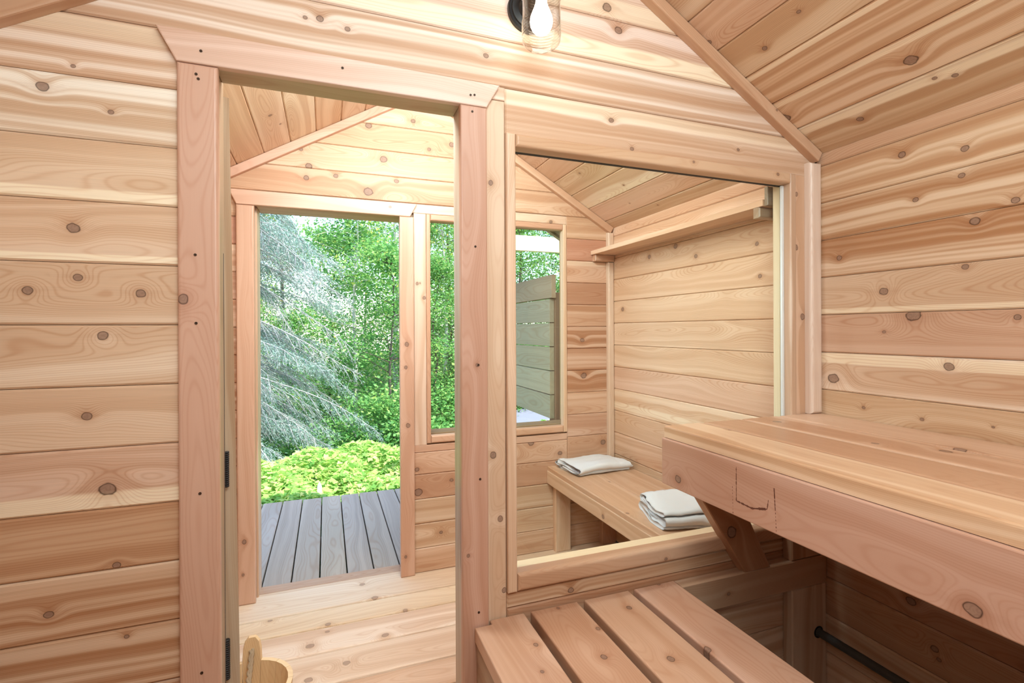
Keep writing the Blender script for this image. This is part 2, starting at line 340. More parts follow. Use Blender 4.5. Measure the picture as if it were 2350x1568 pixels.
# frames: U x V is the direction of the face.  FRONT faces -y, grain along x ; FRONTV grain vertical
def f_front(y): return ((0, y, 0), X, Z)            # X x Z = -Y
def f_frontv(y): return ((0, y, 0), Z, NX)          # Z x -X = -Y ; v = -x
def f_back(y): return ((0, y, 0), NX, Z)            # faces +y ; u = -x
def f_left(x): return ((x, 0, 0), NY, Z)            # -Y x Z = -X  faces -x ; u = -y
def f_leftv(x): return ((x, 0, 0), Z, Y)            # Z x Y = -X  grain vertical ; v = y
def f_right(x): return ((x, 0, 0), Y, Z)            # Y x Z = +X
def f_top(z): return ((0, 0, z), X, Y)              # faces up, grain x
def f_topy(z): return ((0, 0, z), Y, NX)            # Y x -X = Z : faces up, grain y ; v = -x
def vrect(x0, x1, z0, z1): return rect(z0, z1, -x1, -x0)       # for f_frontv
def lathe(prof, seg=32):
    vs, fs = [], []; n = len(prof)
    for i in range(seg):
        a = 2*math.pi*i/seg
        for r, z in prof: vs.append((r*math.cos(a), r*math.sin(a), z))
    for i in range(seg):
        for k in range(n-1):
            a, b = i*n+k, ((i+1) % seg)*n+k; fs.append((a, b, b+1, a+1))
    return vs, fs
def pyobj(name, vs, fs, mat, parent=None, world=None, smooth=False, props=None):
    me = bpy.data.meshes.new(name); me.from_pydata(vs, [], fs); me.update()
    if smooth: me.shade_smooth()
    return mesh_obj(name, me, mat, parent, world, props)
def tube(pts, rad, seg=10, caps=True):
    vs, fs = [], []; pts = [Vector(p) for p in pts]; n = len(pts)
    for i, p in enumerate(pts):
        d = (pts[min(i+1, n-1)]-pts[max(i-1, 0)]).normalized()
        a = d.cross(Vector((0, 0, 1)) if abs(d.z) < .9 else Vector((1, 0, 0))).normalized(); b = d.cross(a)
        r = rad[i] if isinstance(rad, (list, tuple)) else rad
        for k in range(seg):
            t = 2*math.pi*k/seg; vs.append(tuple(p+a*r*math.cos(t)+b*r*math.sin(t)))
    for i in range(n-1):
        for k in range(seg):
            j = (k+1) % seg; fs.append((i*seg+k, i*seg+j, (i+1)*seg+j, (i+1)*seg+k))
    if caps: fs += [tuple(range(seg-1, -1, -1)), tuple(range((n-1)*seg, n*seg))]
    return vs, fs

# ================================================================ the cabin shell
XL, XR, YF, ZF, YR, YB = -.635, 1.646, 1.365, -1.292, -1.90, .075
LS = (-.583, 1, 1.0102); RS = (.585, 1, 1.5849)         # roof slopes as half planes in (x, z)
PH = .1311
def rowz(k, z0=.0146): return z0+PH*k
G = .0006
def wall_rows(name_parent, frame, segs, z0, flip=False, tones=None, kn=None, dflt=(214, 170, 128), slopes=True, t=.018, zlo=ZF, zhi=1.32, mat=None, streak=.5, autok=0, pitch=PH):
    """segs(zmid_lo, zmid_hi) -> list of (x0, x1, zlo, zhi) pieces for the row"""
    k = math.floor((zlo-z0)/pitch)
    while z0+pitch*k < zhi:
        a, b = max(zlo, z0+pitch*k)+G, min(zhi, z0+pitch*(k+1))-G
        tn = (tones or {}).get(k, {})
        sd = random.random()*10
        for (x0, x1, c, d) in segs(a, b):
            c, d = max(a, c), min(b, d)
            if d-c < .006: continue
            u0, u1 = (-x1, -x0) if flip else (x0, x1)
            poly = rect(u0, u1, c, d)
            if slopes:
                sg = -1 if flip else 1
                poly = clip(clip(poly, LS[0]*sg, LS[1], LS[2]-.002), RS[0]*sg, RS[1], RS[2]-.002)
                if len(poly) < 3: continue
            board('board', poly, frame, t, name_parent, mat, base=tn.get('c', dflt), streak=tn.get('s', streak), sap=tn.get('sap', (0, 0, 0)), cath=tn.get('k', .16 if tn.get('s', streak) < .5 else .05), edge=tn.get('e', .17 if tn.get('s', streak) >= .75 else 0.),
                  kn=kn, seed=tn.get('seed', None), rnd=.07 if 'c' not in tn else .02, bev=.0042, autok=tn.get('ak', autok))
        k += 1

# ---- partition (with the inner doorway and the big window)
DX0, DX1, DZ = -.235, .338, .601
WX0, WX1, WZ0, WZ1 = .478, 1.530, -.700, .525
wall_m = empty('wall_middle', kind='structure')
def seg_mid(a, b):
    out = []
    zm = (a+b)/2
    if zm < DZ+.03: out.append((XL, DX0-.004, -9, 9))
    else: out.append((XL, XR, DZ+.02, 9)) if a > DZ+.02 else out.extend([(XL, DX0-.02, -9, 9)])
    if a < .60 and b > .543+.02: out.append((.4652, XR, .5445, 9)); 
    if b < -.70: out.append((.4652, XR, -9, -.7285))
    return out
def seg_mid2(a, b):
    out = []
    if a > .66: out.append((XL, XR, -9, 9))
    else: out.append((XL, DX0-.004, -9, 9))
    if .50 < a < .60: out.append((.4652, XR, -9, 9))
    if a < -.7: out.append((.4652, XR, -9, -.7285))
    return out
T_MID = {
 9: dict(c=(226, 190, 158), s=.5), 8: dict(c=(228, 196, 168), s=.6), 7: dict(c=(226, 188, 160), s=.5, sap=(-.035, .030, .55)),
 6: dict(c=(224, 186, 160), s=.6, seed=3.1, sap=(-.036, .028, .85)), 5: dict(c=(224, 192, 164), s=.8, seed=4.4), 4: dict(c=(222, 186, 152), s=.75, sap=(.04, .02, .4)),
 3: dict(c=(228, 204, 174), s=.75, seed=1.7), 2: dict(c=(222, 184, 142), s=.35, sap=(-.052, .012, .8)), 1: dict(c=(218, 176, 134), s=.35, sap=(-.055, .008, .8)),
 0: dict(c=(220, 182, 142), s=.3), -1: dict(c=(224, 190, 152), s=.45), -2: dict(c=(220, 180, 140), s=.3), -3: dict(c=(218, 172, 136), s=.4, sap=(-.048, .02, .75)),
 -4: dict(c=(206, 154, 104), s=.5), -5: dict(c=(204, 154, 106), s=1.0, seed=6.2), -6: dict(c=(206, 158, 112), s=.9), -7: dict(c=(200, 150, 108), s=.7)}
wall_rows(wall_m, f_front(.018), seg_mid2, .0146, tones=T_MID, kn='part')
def seg_midb(a, b):
    if a > DZ: return [(XL, XR, -9, 9)]
    o = [(XL, DX0-.004, -9, 9), (DX1+.004, WX0-.01, -9, 9), (WX1+.01, XR, -9, 9)]
    if b < WZ0+.03 or a > WZ1: o = [(XL, DX0-.004, -9, 9), (DX1+.004, XR, -9, 9)]
    return o
wall_rows(wall_m, f_back(YB-.018), seg_midb, .03, flip=True, autok=2, dflt=(210, 160, 118))
for (x0, x1, z0, z1) in ((XL, DX0-.01, ZF, .63), (DX1+.01, WX0-.006, ZF, .63), (WX1+.006, XR, ZF, .63), (WX0-.006, WX1+.006, ZF, WZ0-.004), (WX0-.006, WX1+.006, WZ1+.004, .63), (XL, XR, .631, 1.3)):
    poly = clip(clip(rect(x0, x1, z0, z1), LS[0], LS[1], LS[2]-.01), RS[0], RS[1], RS[2]-.01)
    board('backing', poly, f_front(YB-.019), YB-.038, wall_m, SHADOW, bev=0)

board('board', rect(.40, .4645, .6335, .6696), f_front(.018), .018, wall_m, base=(224, 190, 160), streak=.5, bev=.002)
# vertical boards beside the window
board('board', vrect(.405, .4640, ZF, .632), f_frontv(.018), .018, wall_m, TRIM, (222, 184, 146), .35, kn='part', bev=.003)
board('board', vrect(.338, .405, ZF, .632), f_frontv(.018), .018, wall_m, TRIM, (214, 170, 130), .3, bev=.003)
board('board', vrect(1.5455, 1.5965, -.72, .5435), f_frontv(.018), .018, wall_m, TRIM, (220, 176, 136), .35, kn='part', bev=.003)
board('board', vrect(1.597, XR, -.72, .5435), f_frontv(.018), .018, wall_m, TRIM, (220, 176, 136), .3, bev=.003)

# ---- sauna side and rear walls
T_R = {4: dict(c=(208, 160, 118), s=.3), 3: dict(c=(214, 170, 124), s=.75, seed=2.2), 2: dict(c=(208, 164, 118), s=1.0, seed=8.3), 1: dict(c=(206, 162, 118), s=1.0, seed=5.5),
 0: dict(c=(206, 162, 120), s=.4, sap=(-.055, .01, .5), seed=2.9), -1: dict(c=(208, 160, 124), s=.3, seed=7.1), -2: dict(c=(222, 186, 152), s=.7, sap=(.045, .018, .6), seed=1.2), -3: dict(c=(208, 168, 122), s=.45),
 -4: dict(c=(196, 142, 100), s=.6), -5: dict(c=(186, 132, 90), s=.6), -6: dict(c=(190, 138, 96), s=.7), -7: dict(c=(190, 138, 98), s=.7), -8: dict(c=(200, 156, 118), s=.6)}
wall_r = empty('wall_right', (XR, 0, 0), kind='structure')
wall_rows(wall_r, f_left(XR+.018), lambda a, b: [(-(-.001), -YR, -9, 9)], .0485, tones=T_R, kn='right', slopes=False, zhi=.622, pitch=.1318)
T_RC = {3: dict(c=(224, 176, 132), s=.3), 4: dict(c=(222, 170, 126), s=.3), 2: dict(c=(220, 172, 126), s=.35, ak=1), 1: dict(c=(222, 174, 128), s=.25), 0: dict(c=(222, 174, 128), s=.25, seed=4.1), -1: dict(c=(224, 178, 134), s=.35),
 -2: dict(c=(224, 180, 136), s=.35), -3: dict(c=(222, 172, 134), s=.35), -4: dict(c=(226, 184, 140), s=.4, sap=(-.03, .02, .5)), -5: dict(c=(224, 178, 134), s=.3)}
wall_rows(wall_r, f_left(XR+.018), lambda a, b: [(-YF, -YB, -9, 9)], .038, tones=T_RC, kn='right', slopes=False, zhi=.622, pitch=.1325)
board('backing', rect(YR-.1, 1.52, ZF-.2, .60), f_right(XR+.019), .08, wall_r, SHADOW, bev=0)  # unseen slab added outside the boards to stop light leaking in
wall_l = empty('wall_left', (XL, 0, 0), kind='structure')
wall_rows(wall_l, f_right(XL-.018), lambda a, b: [(YR, 0, -9, 9)], .02, slopes=False, zhi=.64, autok=1, streak=.5)
wall_rows(wall_l, f_right(XL-.018), lambda a, b: [(YB, YF, -9, 9)], .02, slopes=False, zhi=.64, autok=1, streak=.4)
board('backing', rect(-1.52, -YR+.1, ZF-.2, .62), f_left(XL-.019), .08, wall_l, SHADOW, bev=0)  # same added slab on the left, keeps outside light out
wall_b = empty('wall_rear', (0, YR, 0), kind='structure')
wall_rows(wall_b, f_back(YR-.018), lambda a, b: [(XL, XR, -9, 9)], .02, flip=True, autok=2)

# ---- far wall (exterior doorway and window)
EX0, EX1, EZ = -.313, .378, .597
VX0, VX1, VZ0, VZ1 = .502, 1.318, -.588, .606
wall_f = empty('wall_far', (0, YF, 0), kind='structure')
def seg_far(a, b):
    if a > .66: return [(XL, XR, -9, 9)]
    if b < -.70: return [(XL, EX0-.01, -9, 9), (.40, XR, -9, -.652)]
    if b < -.60: return [(XL, EX0-.01, -9, 9), (.40, 1.3385, -9, -.652), (1.3395, XR, -9, 9)]
    return [(XL, EX0-.01, -9, 9), (1.338, XR, -9, 9)]
T_F = {4: dict(c=(214, 164, 118), s=.5), 5: dict(c=(212, 158, 112), s=.45, seed=5.2), 6: dict(c=(218, 168, 124), s=.35), 7: dict(c=(216, 170, 124), s=.4), 8: dict(c=(218, 174, 130), s=.4),
 3: dict(c=(200, 132, 92), s=.2), 2: dict(c=(210, 154, 110), s=.4, sap=(.05, .015, .3)), 1: dict(c=(200, 144, 104), s=.5), 0: dict(c=(206, 150, 106), s=.6), -1: dict(c=(202, 148, 106), s=.8), -2: dict(c=(204, 150, 108), s=.7),
 -3: dict(c=(204, 150, 106), s=.8), -4: dict(c=(212, 160, 118), s=.5), -5: dict(c=(210, 158, 120), s=.4), -6: dict(c=(212, 160, 118), s=.4), -7: dict(c=(208, 154, 112), s=.4)}
wall_rows(wall_f, f_front(YF+.018), seg_far, .0183, tones=T_F, kn='far', pitch=.1313)
for (x0, x1, z0, z1) in ((XL-.1, EX0-.012, ZF-.2, .64), (EX1+.004, VX0-.004, ZF-.2, .64), (VX1+.052, XR+.1, ZF-.2, .64), (VX0-.004, VX1+.004, ZF-.2, VZ0-.004), (VX0-.004, VX1+.004, VZ1+.004, .64), (XL, XR, .641, 1.3), (EX0-.012, EX1+.004, EZ+.03, .64)):
    poly = clip(clip(rect(x0, x1, z0, z1), LS[0], LS[1], LS[2]-.01), RS[0], RS[1], RS[2]-.01)
    board('backing', poly, f_front(1.517), 1.517-YF-.0185, wall_f, GREY, (176, 150, 124), bev=0)
board('board', vrect(.436, .5015, -.613, .6235), f_frontv(YF+.018), .018, wall_f, TRIM, (222, 178, 142), .3, bev=.002, autok=3)
board('board', rect(.425, 1.337, .6245, .6725), f_front(YF+.018), .018, wall_f, TRIM, (224, 180, 140), .3, bev=.002, autok=1)
board('board', rect(.43, 1.337, -.650, -.6135), f_front(YF+.018), .018, wall_f, TRIM, (214, 158, 118), .25, bev=.002)

# ---- ceilings
cR = math.hypot(1, .585); sR = (-1/cR, 0, .585/cR); cL = math.hypot(1, .583); sL = (1/cL, 0, .583/cL)
nR = Vector(NY).cross(Vector(sR)); nL = Vector(Y).cross(Vector(sL))
frR = (Vector((XR, 0, .622))-nR*.018, NY, sR); frL = (Vector((XL, 0, .64))-nL*.018, Y, sL)
def ceiling(name, y0, y1, vR, vL, pR, pL, tR, tL):
    c = empty(name, ((XL+XR)/2, (y0+y1)/2, 1.297), kind='structure')
    for side, fr, v0, p, tones, top in (('R', frR, vR, pR, tR, 1.337), ('L', frL, vL, pL, tL, 1.304)):
        k = -1
        while v0+p*k < top:
            a, b = (v0+p*k if v0+p*k > .02 else -.014)+G, min(top, v0+p*(k+1))-G
            if b > .02 and b-a > .01:
                u = (-y1, -y0) if side == 'R' else (y0, y1)
                tn = tones.get(k, {})
                board('board', rect(u[0], u[1], a, b), fr, .018, c, base=tn.get('c', (214, 172, 130)), streak=tn.get('s', .4), edge=tn.get('e', .0), sap=tn.get('sap', (0, 0, 0)),
                      kn='ceil', rnd=.05, bev=.0042, autok=tn.get('ak', 1), seed=tn.get('seed'))
            k += 1
    return c
TC = {-1: dict(c=(206, 160, 118)), 0: dict(c=(218, 182, 138), s=.7, ak=0, e=.15, sap=(.05, .012, .5)), 1: dict(c=(214, 172, 126), s=.7, ak=0, e=.16, sap=(.055, .009, .6)), 2: dict(c=(210, 166, 118), s=.6, e=.14, sap=(.055, .008, .6)),
      3: dict(c=(214, 172, 124), s=.5, ak=0), 4: dict(c=(212, 166, 128), s=.3, ak=1), 5: dict(c=(214, 172, 130), s=.4), 6: dict(c=(214, 168, 122))}
ceiling('ceiling', YR, 0, .0005, .0165, .1342, .134, TC, {})
TL = {2: dict(c=(226, 186, 142), s=.3), 3: dict(c=(226, 188, 148), s=.3, ak=2), 4: dict(c=(228, 196, 152), s=.4, ak=2), 5: dict(c=(222, 180, 132), s=.3), 1: dict(c=(224, 180, 140), s=.3)}
ceiling('ceiling', YB, YF, .066, .0165, .1327, .134, {0: dict(c=(222, 176, 138), s=.4), 1: dict(c=(228, 196, 156), s=.5, sap=(-.05, .02, .5)), 2: dict(c=(222, 186, 140), s=.4), 3: dict(c=(214, 164, 118), s=.3), 4: dict(c=(214, 164, 124), s=.3)}, TL)
roof = empty('roof', (.5, 0, 1.4), kind='structure')
for s, n, e, L in ((sR, nR, (XR, 0, .622), 1.337), (sL, nL, (XL, 0, .64), 1.304)):
    U = NY if s is sR else Y
    u = (-2.01, 2.1) if U == NY else (-2.1, 2.01)
    board('roof_panel', rect(u[0], u[1], -.18, L+.03), (Vector(e)-n*.10, U, s), .080, roof, GREY, (150, 132, 112), .3, bev=.0)
    r2 = (-2.01, -1.97) if U == NY else (1.97, 2.01)
    board('barge_board', rect(r2[0], r2[1], -.18, L+.03), (Vector(e)-n*.019, U, s), .016, roof, GREY, (160, 146, 124), .3, bev=.002)

# ---- floors
FL = [(.075, .19), (.192, .345), (.3465, .4935), (.495, .644), (.646, .845), (.847, 1.027), (1.029, 1.182), (1.184, 1.432)]
T_FL = [(226, 186, 146)]*8
floor = empty('floor', (.5, .7, ZF), kind='structure')
FCOL = [(224, 182, 142), (222, 178, 138), (224, 184, 144), (222, 172, 128), (228, 190, 152), (232, 196, 160), (232, 194, 146), (234, 204, 168)]
for i, (a, b) in enumerate(FL):
    board('plank', rect(XL, XR, a+.001, b-.003), f_top(ZF-.035), .035, floor, FLOORW, base=FCOL[i], streak=.4, kn='floor', bev=.009, steps=2, rnd=.02, autok=0 if i > 3 else 2)
board('backing', rect(XL, XR, .08, 1.42), f_top(ZF-.05), .012, floor, SHADOW, bev=0)
board('sill', rect(EX0-.015, EX1, 1.4335, 1.515), f_top(ZF-.045), .040, floor, base=(196, 150, 112), streak=.4, bev=.004)
floor2 = empty('floor', (.5, -.9, ZF), kind='structure')
y = YR
while y < -.01:
    b = min(y+.142, 0.0)
    board('plank', rect(XL, XR, y, b-.003), f_top(ZF-.035), .035, floor2, base=(206, 160, 118), streak=.4, bev=.005, rnd=.05, autok=1); y += .142
board('plank', rect(DX0, DX1, .001, .0735), f_top(ZF-.035), .035, floor2, base=(210, 164, 120), bev=.004)
board('backing', rect(XL, XR, YR, .07), f_top(ZF-.05), .012, floor2, SHADOW, bev=0)

# ================================================================ trims of the setting
def trim(name, kind='structure'): return empty(name, kind=kind)
# rake trims along the roof slopes: one polygon in (x, z), standing proud of the wall
def rake(parent, side, yface, t, w0, w1, mat=TRIM, base=(206, 156, 112), drop=0.):
    if side == 'R': S, O = Vector(sR), Vector((XR, yface, .622-.001)); 
    else: S, O = Vector(sL), Vector((XL, yface, .64-.001))
    # grain along the slope, width downwards in the wall plane, faces -y
    U = S if side == 'L' else -S                       # pointing to +x
    V = Vector(NY).cross(U); 
    if side == 'L': O2, L = O, 1.304; u0, u1 = 0, L
    else: O2 = O; u0, u1 = -1.337, 0
    return board('rake_trim', rect(u0, u1, w0, w1), (O2, U, V), t, parent, mat, base, .3, bev=.004, steps=2, autok=1)
kF = (1.30-.018)/1.30
PINK = (206, 156, 128)
t1 = empty('trim_1', (0.5, -.02, .9), kind='structure'); rake(t1, 'R', -.0005, .030, -.036, 0)
t2 = empty('trim_2', (-.2, -.02, .9), kind='structure'); rake(t2, 'L', -.0005, .030, -.036, 0)
t3 = empty('trim_3', (.5, YF, .9), kind='structure'); rake(t3, 'R', YF-.0005, .028, -.040, 0, base=(212, 158, 114))
t4 = empty('trim_4', (-.2, YF, .9), kind='structure'); rake(t4, 'L', YF-.0005, .028, -.040, 0, base=(214, 156, 120))
def corner(name, x0, x1, z0, z1, y, t, base=(226, 196, 172)):
    o = empty(name, ((x0+x1)/2, y, z0), kind='structure')
    board('corner_strip', vrect(x0, x1, z0, z1), f_frontv(y-.0005), t, o, TRIM, base, .25, bev=min(t, (x1-x0)*.45)*.9, steps=5, autok=0)
corner('trim_5', 1.592, 1.6455, -.2995, .585, 0, .028, (232, 208, 190))
corner('trim_6', 1.606, 1.6455, -.798, .410, YF, .030, (222, 184, 150))
corner('trim_7', 1.606, 1.6455, .478, .590, YF, .030, (222, 184, 150))

# doorway of the partition: casing, jamb, stop
door1 = empty('door_1', (.05, 0, ZF), kind='structure')
def sc(pts): return [(a*kF, b*kF) for a, b in pts]
hd = board('head_casing', sc([(-.311, .6035), (.4125, .6075), (.4515, .674), (-.350, .676)]), f_front(-.0005), .018, door1, TRIM, (222, 180, 154), .35, bev=.003, steps=2, autok=0)
jl = board('side_casing', vrect(-.3105*kF, -.2300*kF, ZF, .6025*kF), f_frontv(-.0005), .018, door1, TRIM, (214, 162, 132), .25, kn='casing', bev=.007, steps=4)
jr = board('side_casing', vrect(.3385*kF, .4130*kF, ZF, .6065*kF), f_frontv(-.0005), .018, door1, TRIM, (204, 148, 116), .3, kn='casing', bev=.005, steps=3)
# jambs: left one faces +x (Y x Z), right one faces -x (Z x Y), head faces down
board('jamb', [( ZF, -.099), (.6175, -.099), (.6175, .0), (ZF, .0)], ((DX0-.018, 0, 0), Z, NY), .018, door1, TRIM, (176, 142, 104), .4, bev=.002) 
board('jamb', [( ZF, .0), (.6175, .0), (.6175, .078), (ZF, .078)], ((DX1+.018, 0, 0), Z, Y), .018, door1, TRIM, (190, 168, 142), .4, bev=.002)
board('jamb', rect(DX0, DX1, -.078, .0), ((0, 0, DZ+.018), X, NY), .018, door1, TRIM, (186, 150, 104), .4, bev=.002)
def screws(parent, pts, y, r=.0032):
    for (x, z) in pts:
        vs, fs = lathe([(0, 0), (r, 0), (r, .0012), (r*.5, .0012), (0, .0004)], 8)
        pyobj('screw', vs, fs, SCREW, parent, Matrix.Translation((x, y, z)) @ Matrix.Rotation(math.pi/2, 4, 'X'))
def pxy(x, y, Yp):     # point of the plane y = Yp seen at a pixel of the photograph (used once to convert survey marks)
    d = FW*FPX+RT*(x-1175)-UP*(y-758.4); t = (Yp+1.3)/d.y; return (d.x*t, d.z*t)
screws(hd, [pxy(461, 117, -.019), (pxy(786, 156, -.019)), pxy(1080, 218, -.019), pxy(1089, 218, -.019)], -.0186)
screws(jl, [pxy(450, 170, -.019), pxy(455, 181, -.019), pxy(450, 742, -.019), pxy(448, 585, -.019), pxy(459, 1133, -.019), pxy(463, 1545, -.019)], -.0186)
screws(jr, [pxy(1084, 256, -.019), pxy(1091, 566, -.019), pxy(1098, 838, -.019), pxy(1102, 1100, -.019), pxy(1099, 1406, -.019)], -.0186)

# door leaf standing open into the changing room, its hinge edge towards the camera
dl = empty('door_leaf', (-.232, .116, ZF), label='cedar door leaf standing open behind the left side of the inner doorway', cat='door')
ang = math.radians(30); du = Vector((-math.sin(ang), math.cos(ang), 0)); dn = Vector((math.cos(ang), math.sin(ang), 0))
tilt = math.radians(-.75); ez = Vector((math.sin(tilt), 0, math.cos(tilt)))
du2 = du; dn2 = du2.cross(ez).normalized(); 
o0 = Vector((-.2510, .108, .0))
def leafboard(name, u0, u1, z0, z1, t0, t1, base, vertical=True, **kw):
    # u along the leaf from the hinge edge, z up, thickness direction dn
    N_ = (ez.cross(du2)).normalized() if vertical else (du2.cross(ez)).normalized()
    if vertical: return board(name, rect(z0, z1, u0, u1), (o0+N_*t0, ez, du2), t1-t0, dl, TRIM, base, **kw)
    return board(name, rect(u0, u1, z0, z1), (o0+N_*t0, du2, ez), t1-t0, dl, TRIM, base, **kw)
leafboard('stile', 0, .09, ZF+.012, .585, -.036, 0, (186, 152, 112), streak=.6, bev=.0015, autok=2)
leafboard('stile', .44, .53, ZF+.012, .585, -.036, 0, (186, 152, 112), streak=.5, bev=.003, autok=2)
for z0, z1 in ((ZF+.012, ZF+.16), (-.40, -.27), (.46, .585)):
    leafboard('rail', .0905, .4395, z0, z1, 0, .036, (190, 150, 110), vertical=False, streak=.5, bev=.003)
for z0, z1 in ((ZF+.161, -.401), (-.269, .459)):
    for i in range(4):
        leafboard('panel_board', .091+i*.087, .091+(i+1)*.087-.001, z0, z1, -.024, -.010, (204, 160, 118), streak=.5, bev=.003)
# dark gap seal on the jamb and the black sprung hinges
seal = board('seal', rect(ZF, .19, .0, .010), ((DX0+.0005, .0905, 0), Z, NX), .0035, door1, RUBBER, bev=0)
def hinge(z0, z1, knurl):
    prof = []; z = z0
    while z < z1:
        prof += [(.0058, z), (.0068, z+.0012), (.0068, z+.0034), (.0058, z+.0046)] if knurl else [(.0052, z), (.0052, z+.0046)]
        z += .0052
    vs, fs = lathe([(0, z0)]+prof+[(0, z)], 14)
    h = pyobj('hinge', vs, fs, BLACK, dl, Matrix.Translation((-.2335, .103, 0)))
    return h
hinge(-.385, -.300, True); hinge(-.86, -.765, True)

# ---- big inner window
win1 = empty('window_1', ((WX0+WX1)/2, .03, WZ0), kind='structure')
board('side_bead', vrect(.4652, .4925, -.7255, .5435), f_frontv(.0278), .040, win1, TRIM, (224, 182, 142), .3, bev=.011, steps=5)
board('side_bead', vrect(1.5175, 1.5450, -.72, .5435), f_frontv(.0278), .036, win1, TRIM, (214, 180, 148), .45, bev=.007, steps=3)
board('head_bead', rect(.4932, 1.5168, .508, .5430), f_front(.0278), .040, win1, TRIM, (210, 164, 118), .3, bev=.012, steps=5, autok=2)
board('sill_bead', rect(.4932, 1.5168, -.7255, -.676), f_front(.0278), .040, win1, TRIM, (206, 156, 112), .35, bev=.012, steps=5, autok=1)
# frame behind the pane, faces towards the opening
board('jamb', [(WZ0, -.064), (WZ1, -.064), (WZ1, -.0345), (WZ0, -.0345)], ((WX0-.005, 0, 0), Z, NY), .018, win1, TRIM, (214, 178, 136), .3, bev=.001)
board('jamb', [(WZ0, .0345), (WZ1, .0345), (WZ1, .064), (WZ0, .064)], ((WX1+.005, 0, 0), Z, Y), .020, win1, TRIM, (226, 204, 160), .3, bev=.001)
board('jamb', rect(WX0, WX1, -.080, -.0345), ((0, 0, WZ1+.012), X, NY), .014, win1, TRIM, (206, 170, 124), .3, bev=.001)
board('jamb', rect(WX0, WX1, .0345, .086), ((0, 0, -.716), X, Y), .030, win1, TRIM, (236, 206, 160), .3, bev=.001)
vs, fs = prism(rect(WX0+.016, WX1-.008, WZ0+.016, WZ1-.008), .005, 0)
pyobj('glass_pane', vs, fs, GLASS, win1, Matrix(((1, 0, 0, 0), (0, 0, -1, .0338), (0, 1, 0, 0), (0, 0, 0, 1))))
vs, fs = prism(rect(.494, 1.516, .5055, .5078), .010, 0); pyobj('dark_seam', vs, fs, RUBBER, win1, Matrix(((1, 0, 0, 0), (0, 0, -1, .040), (0, 1, 0, 0), (0, 0, 0, 1))))  # thin dark strip standing in for the dark gap along the pane's head
vs, fs = prism(rect(1.5085, 1.5168, -.69, .505), .008, 0); pyobj('sealant_strip', vs, fs, TAPE, win1, Matrix(((1, 0, 0, 0), (0, 0, -1, .0275), (0, 1, 0, 0), (0, 0, 0, 1))))

# ---- exterior doorway
door2 = empty('door_2', (.03, YF, ZF), kind='structure')
kf = (2.665-.022)/2.665
board('head_casing', [(-.398*kf, .603*kf), (.418*kf, .602*kf), (.4555*kf, .673*kf), (-.432*kf, .674*kf)], f_front(YF-.0005), .022, door2, TRIM, (220, 164, 128), .25, bev=.004, steps=2, autok=1)
board('side_casing', vrect(-.400*kf, -.322*kf, ZF, .602*kf), f_frontv(YF-.0005), .022, door2, TRIM, (214, 158, 120), .25, kn='far', bev=.008, steps=3, autok=0)
board('side_casing', vrect(.3625*kf, .4365*kf, ZF, .6015*kf), f_frontv(YF-.0005), .022, door2, TRIM, (214, 158, 120), .25, kn='far', bev=.005, steps=2, autok=1)
board('jamb', [(ZF-.03, -1.517), (EZ+.018, -1.517), (EZ+.018, -1.40), (ZF-.03, -1.40)], ((EX0-.012, 0, 0), Z, NY), .012, door2, TRIM, (220, 176, 136), .4, bev=.003, autok=1)
board('jamb', [(ZF, -1.399), (EZ+.018, -1.399), (EZ+.018, -1.366), (ZF, -1.366)], ((EX0-.020, 0, 0), Z, NY), .010, door2, CEDAR, (206, 150, 96), .9, bev=.001)
board('jamb', [(ZF-.03, 1.366), (EZ+.018, 1.366), (EZ+.018, 1.517), (ZF-.03, 1.517)], ((EX1+.018, 0, 0), Z, Y), .018, door2, TRIM, (206, 150, 110), .4, bev=.003)
board('jamb', rect(EX0, EX1, -1.517, -1.366), ((0, 0, EZ+.018), X, NY), .018, door2, TRIM, (206, 150, 110), .4, bev=.003)

# ---- far window
win2 = empty('window_2', ((VX0+VX1)/2, YF, VZ0), kind='structure')
board('side_bead', vrect(.5022, .5245, -.606, .6235), f_frontv(1.400), .040, win2, TRIM, (214, 158, 116), .3, bev=.006, steps=2)
board('side_bead', vrect(1.313, 1.3375, -.606, .6235), f_frontv(1.400), .040, win2, TRIM, (226, 180, 134), .3, bev=.006, steps=2)
board('head_bead', rect(.525, 1.3125, .590, .6235), f_front(1.400), .040, win2, TRIM, (212, 154, 112), .25, bev=.010, steps=4)
board('sill_bead', rect(.525, 1.3125, -.606, -.566), f_front(1.400), .040, win2, TRIM, (218, 162, 118), .25, bev=.010, steps=4)
vs, fs = prism(rect(.515, 1.320, -.60, .61), .005, 0)
pyobj('glass_pane', vs, fs, GLASS, win2, Matrix(((1, 0, 0, 0), (0, 0, -1, 1.4085), (0, 1, 0, 0), (0, 0, 0, 1))))
board('outer_sill', rect(.495, 1.36, -.62, -.560), f_front(1.516), .105, win2, GREY, (170, 136, 104), .5, bev=.003)
board('jamb', [(-.5595, 1.412), (.62, 1.412), (.62, 1.515), (-.5595, 1.515)], ((1.372, 0, 0), Z, Y), .010, win2, GREY, (196, 160, 118), .4, bev=.002)
board('jamb', [(-.5595, -1.515), (.62, -1.515), (.62, -1.412), (-.5595, -1.412)], ((.495, 0, 0), Z, NY), .018, win2, GREY, (196, 160, 118), .4, bev=.002)
board('jamb', rect(.515, 1.36, -1.515, -1.412), ((0, 0, .632), X, NY), .018, win2, GREY, (196, 160, 118), .4, bev=.002)

